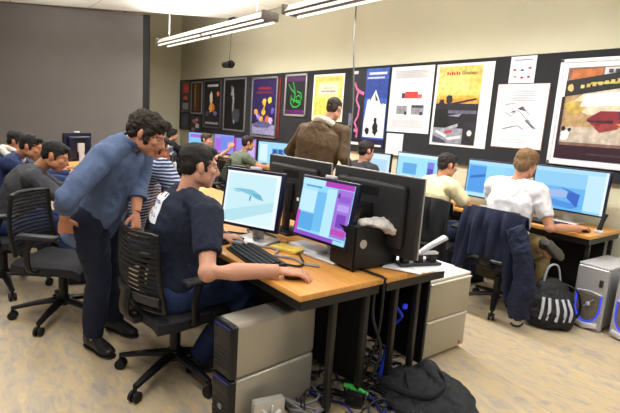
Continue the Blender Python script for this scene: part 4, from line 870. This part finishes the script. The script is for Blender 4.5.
# backpack with white stripes
def bag_mesh(pts, rads, ref, vox=.01, w=.012, fr=10, seed=1):
    bm = B(); sweep(bm, pts, rads, ref=ref, seg=18); m_ = remesh(bm, vox, 4); wrinkle(m_, w, fr, seed); return m_
t = thing('backpack', 'black backpack with white streaks standing beside the draped chair', 'backpack', (-1.62, 3.86, 0), .75)
from_mesh('bag', bag_mesh([(0, 0, .02), (0, 0, .10), (0, .03, .22), (0, .07, .33), (0, .09, .38)], [(.17, .12), (.19, .14), (.17, .11), (.12, .07), (.06, .03)], (1, 0, 0)), mat('#15161a', .7, 0, .2, 14, .3, 90), t)
bm = B()
for k, x in enumerate((-.11, -.06, 0, .06, .11)): sweep(bm, curve_pts([(x, -.135+abs(x)*.25, .09), (x*1.0+.01, -.128+abs(x)*.25, .17), (x*.8, -.085+abs(x)*.2, .26)], 5), [(.012, .006)]*11, ref=(1, 0, 0), seg=8)
obj('white_trim', bm, mat('#b9bcc4', .6), t)
bm = B(); sweep(bm, curve_pts([(-.07, .05, .36), (-.04, .07, .48), (.03, .08, .49), (.06, .06, .36)], 6), (.014, .008), ref=(0, 1, 0), seg=8); obj('handle', bm, mat('#9a9ca4', .5), t)
bm = B(); sweep(bm, curve_pts([(.06, .06, .36), (.2, .06, .3), (.24, .05, .12), (.14, .04, .03)], 6), (.02, .007), ref=(0, 1, 0), seg=8); obj('shoulder_strap', bm, mat('#22242a', .7), t)
# shapeless black bag in front
t = thing('messenger_bag', 'big slumped black bag on the floor by the desk legs', 'bag', (-1.45, 2.08, 0), 0); t.scale = (1.02, 1.0, .80)
bm = B(); ell(bm, (0, 0, .07), (.25, .27, .07), Matrix.Rotation(.3, 3, 'Z')); ell(bm, (-.12, -.02, .09), (.13, .2, .08)); ell(bm, (.14, -.05, .055), (.17, .2, .055))
sweep(bm, [(-.26, .05, .05), (-.1, .12, .16), (.1, .05, .13), (.26, -.04, .08)], [.03, .05, .05, .03], seg=10)
hm = remesh(bm, .011, 4); wrinkle(hm, .02, 7, 2); from_mesh('bag', hm, mat('#1d2025', .8, 0, .2, 12, .4, 80), t)
bm = B(); sweep(bm, curve_pts([(-.25, -.12, .05), (-.16, -.2, .13), (0, -.18, .15), (.1, -.1, .16), (.06, .06, .17), (-.1, .14, .185)], 6), (.026, .006), ref=(0, 0, 1), seg=8); obj('strap', bm, mat('#26282e', .7), t)
bm = B(); sweep(bm, curve_pts([(.26, -.18, .05), (.1, -.2, .10), (-.08, -.1, .17), (-.2, .05, .15)], 6), .006, seg=8); obj('zip', bm, mat('#0e0f12', .4), t)
# tangle under the desk end
r = random.Random(5); groups = {'#101012': 26, '#3c3c40': 16, '#77777c': 8, '#20286e': 5}
bm = B(); mats = []
for c, n in groups.items():
    mats.append(mat(c, .5)); i = len(mats)-1
    for k in range(n):
        x, y = r.uniform(-2.3, -1.5), r.uniform(1.25, 2.3); pts = []
        if c == '#77777c': x = r.uniform(-1.9, -1.55)
        for j in range(7):
            pts.append((min(-1.45, max(-2.4, x)), y, r.uniform(.008, .10 if j % 2 else .05))); a = r.uniform(0, 2*PI); x += .16*math.cos(a); y = min(2.25, max(1.36, y+.16*math.sin(a)))
        tb = B(); tube(tb, pts, r.uniform(.004, .009), 6, 5); add(bm, tb, i)
tag(obj('cable_tangle', bm, mats), 'dense tangle of black and grey cables on the floor under the desk end', 'cables', kind='stuff')
cable('bundle cord hanging at the second pair of desk legs', [(-1.75, 1.9, .66), (-1.73, 1.88, .45), (-1.7, 1.94, .25), (-1.72, 1.9, .05)], .009, mat('#3d3d40'))
cable('bright blue cable looping beside the file cabinet', [(-1.72, 2.03, .50), (-1.69, 2.08, .43), (-1.72, 2.05, .37), (-1.7, 2.02, .33), (-1.72, 2.0, .2), (-1.7, 1.95, .05)], .011, mat('#2038c8', .4))
bm = B(); box(bm, (-1.68, 2.09, .49), (.02, .03, .03), .006); tag(obj('connector', bm, glow('#2a3ae0', .6)), 'small blue lit plug hanging beside the file cabinet', 'plug')
t = thing('power_strip', 'pale power strip propped among the cables under the desk', 'power strip', (-1.80, 1.88, .03), .6)
bm = B(); box(bm, (0, 0, .12), (.05, .04, .26), .008, Matrix.Rotation(.35, 3, 'Y')); obj('case', bm, mat('#8d8c8a', .4), t)
bm = B()
for k in range(5): box(bm, (.012-.016*2+.016*k+.0, -.022, .03+.045*k), (.026, .008, .026), .003, Matrix.Rotation(.35, 3, 'Y'))
obj('socket', bm, DCB, t)
t = thing('green_gadget', 'small device with bright green casing among the floor cables', 'gadget', (-1.66, 1.72, 0.0), .5)
bm = B(); sweep(bm, [(-.07, 0, .1), (-.03, .02, .085), (.03, 0, .09), (.07, .01, .08)], [.012, .016, .014, .01], seg=10); obj('case', bm, mat('#4ec85c', .4), t)
bm = B(); box(bm, (0, 0, .04), (.1, .06, .08), .01); obj('body', bm, BLACK, t)
t = thing('water_bottle', 'small clear bottle with blue label beyond the leaning man', 'bottle', (-3.28, 1.36, .731), 0)
bm = B(); sweep(bm, [(0, 0, 0), (0, 0, .02), (0, 0, .12), (0, 0, .16), (0, 0, .18)], [.03, .033, .033, .024, .013], seg=16); obj('body', bm, mat('#c3ccd8', .15), t)
bm = B(); sweep(bm, [(0, 0, .05), (0, 0, .11)], [.034, .034], seg=16); obj('label', bm, mat('#2c55b0', .4), t)
bm = B(); cyl(bm, (0, 0, .178), (0, 0, .2), .015); obj('cap', bm, mat('#e8e8ea', .4), t)
t = thing('phone_handset', 'black slanted handset standing right of the end monitor on the wall desk', 'phone', (-1.60, 4.50, .731), .3)
bm = B(); box(bm, (0, 0, .012), (.07, .08, .024), .006); obj('cradle', bm, mat('#b9b9be', .4), t)
bm = B(); sweep(bm, [(0, .01, .02), (.012, .02, .09), (.03, .03, .17)], [(.022, .012), (.018, .011), (.022, .012)], ref=(1, 0, 0), seg=10); obj('handset', bm, BLACK, t)
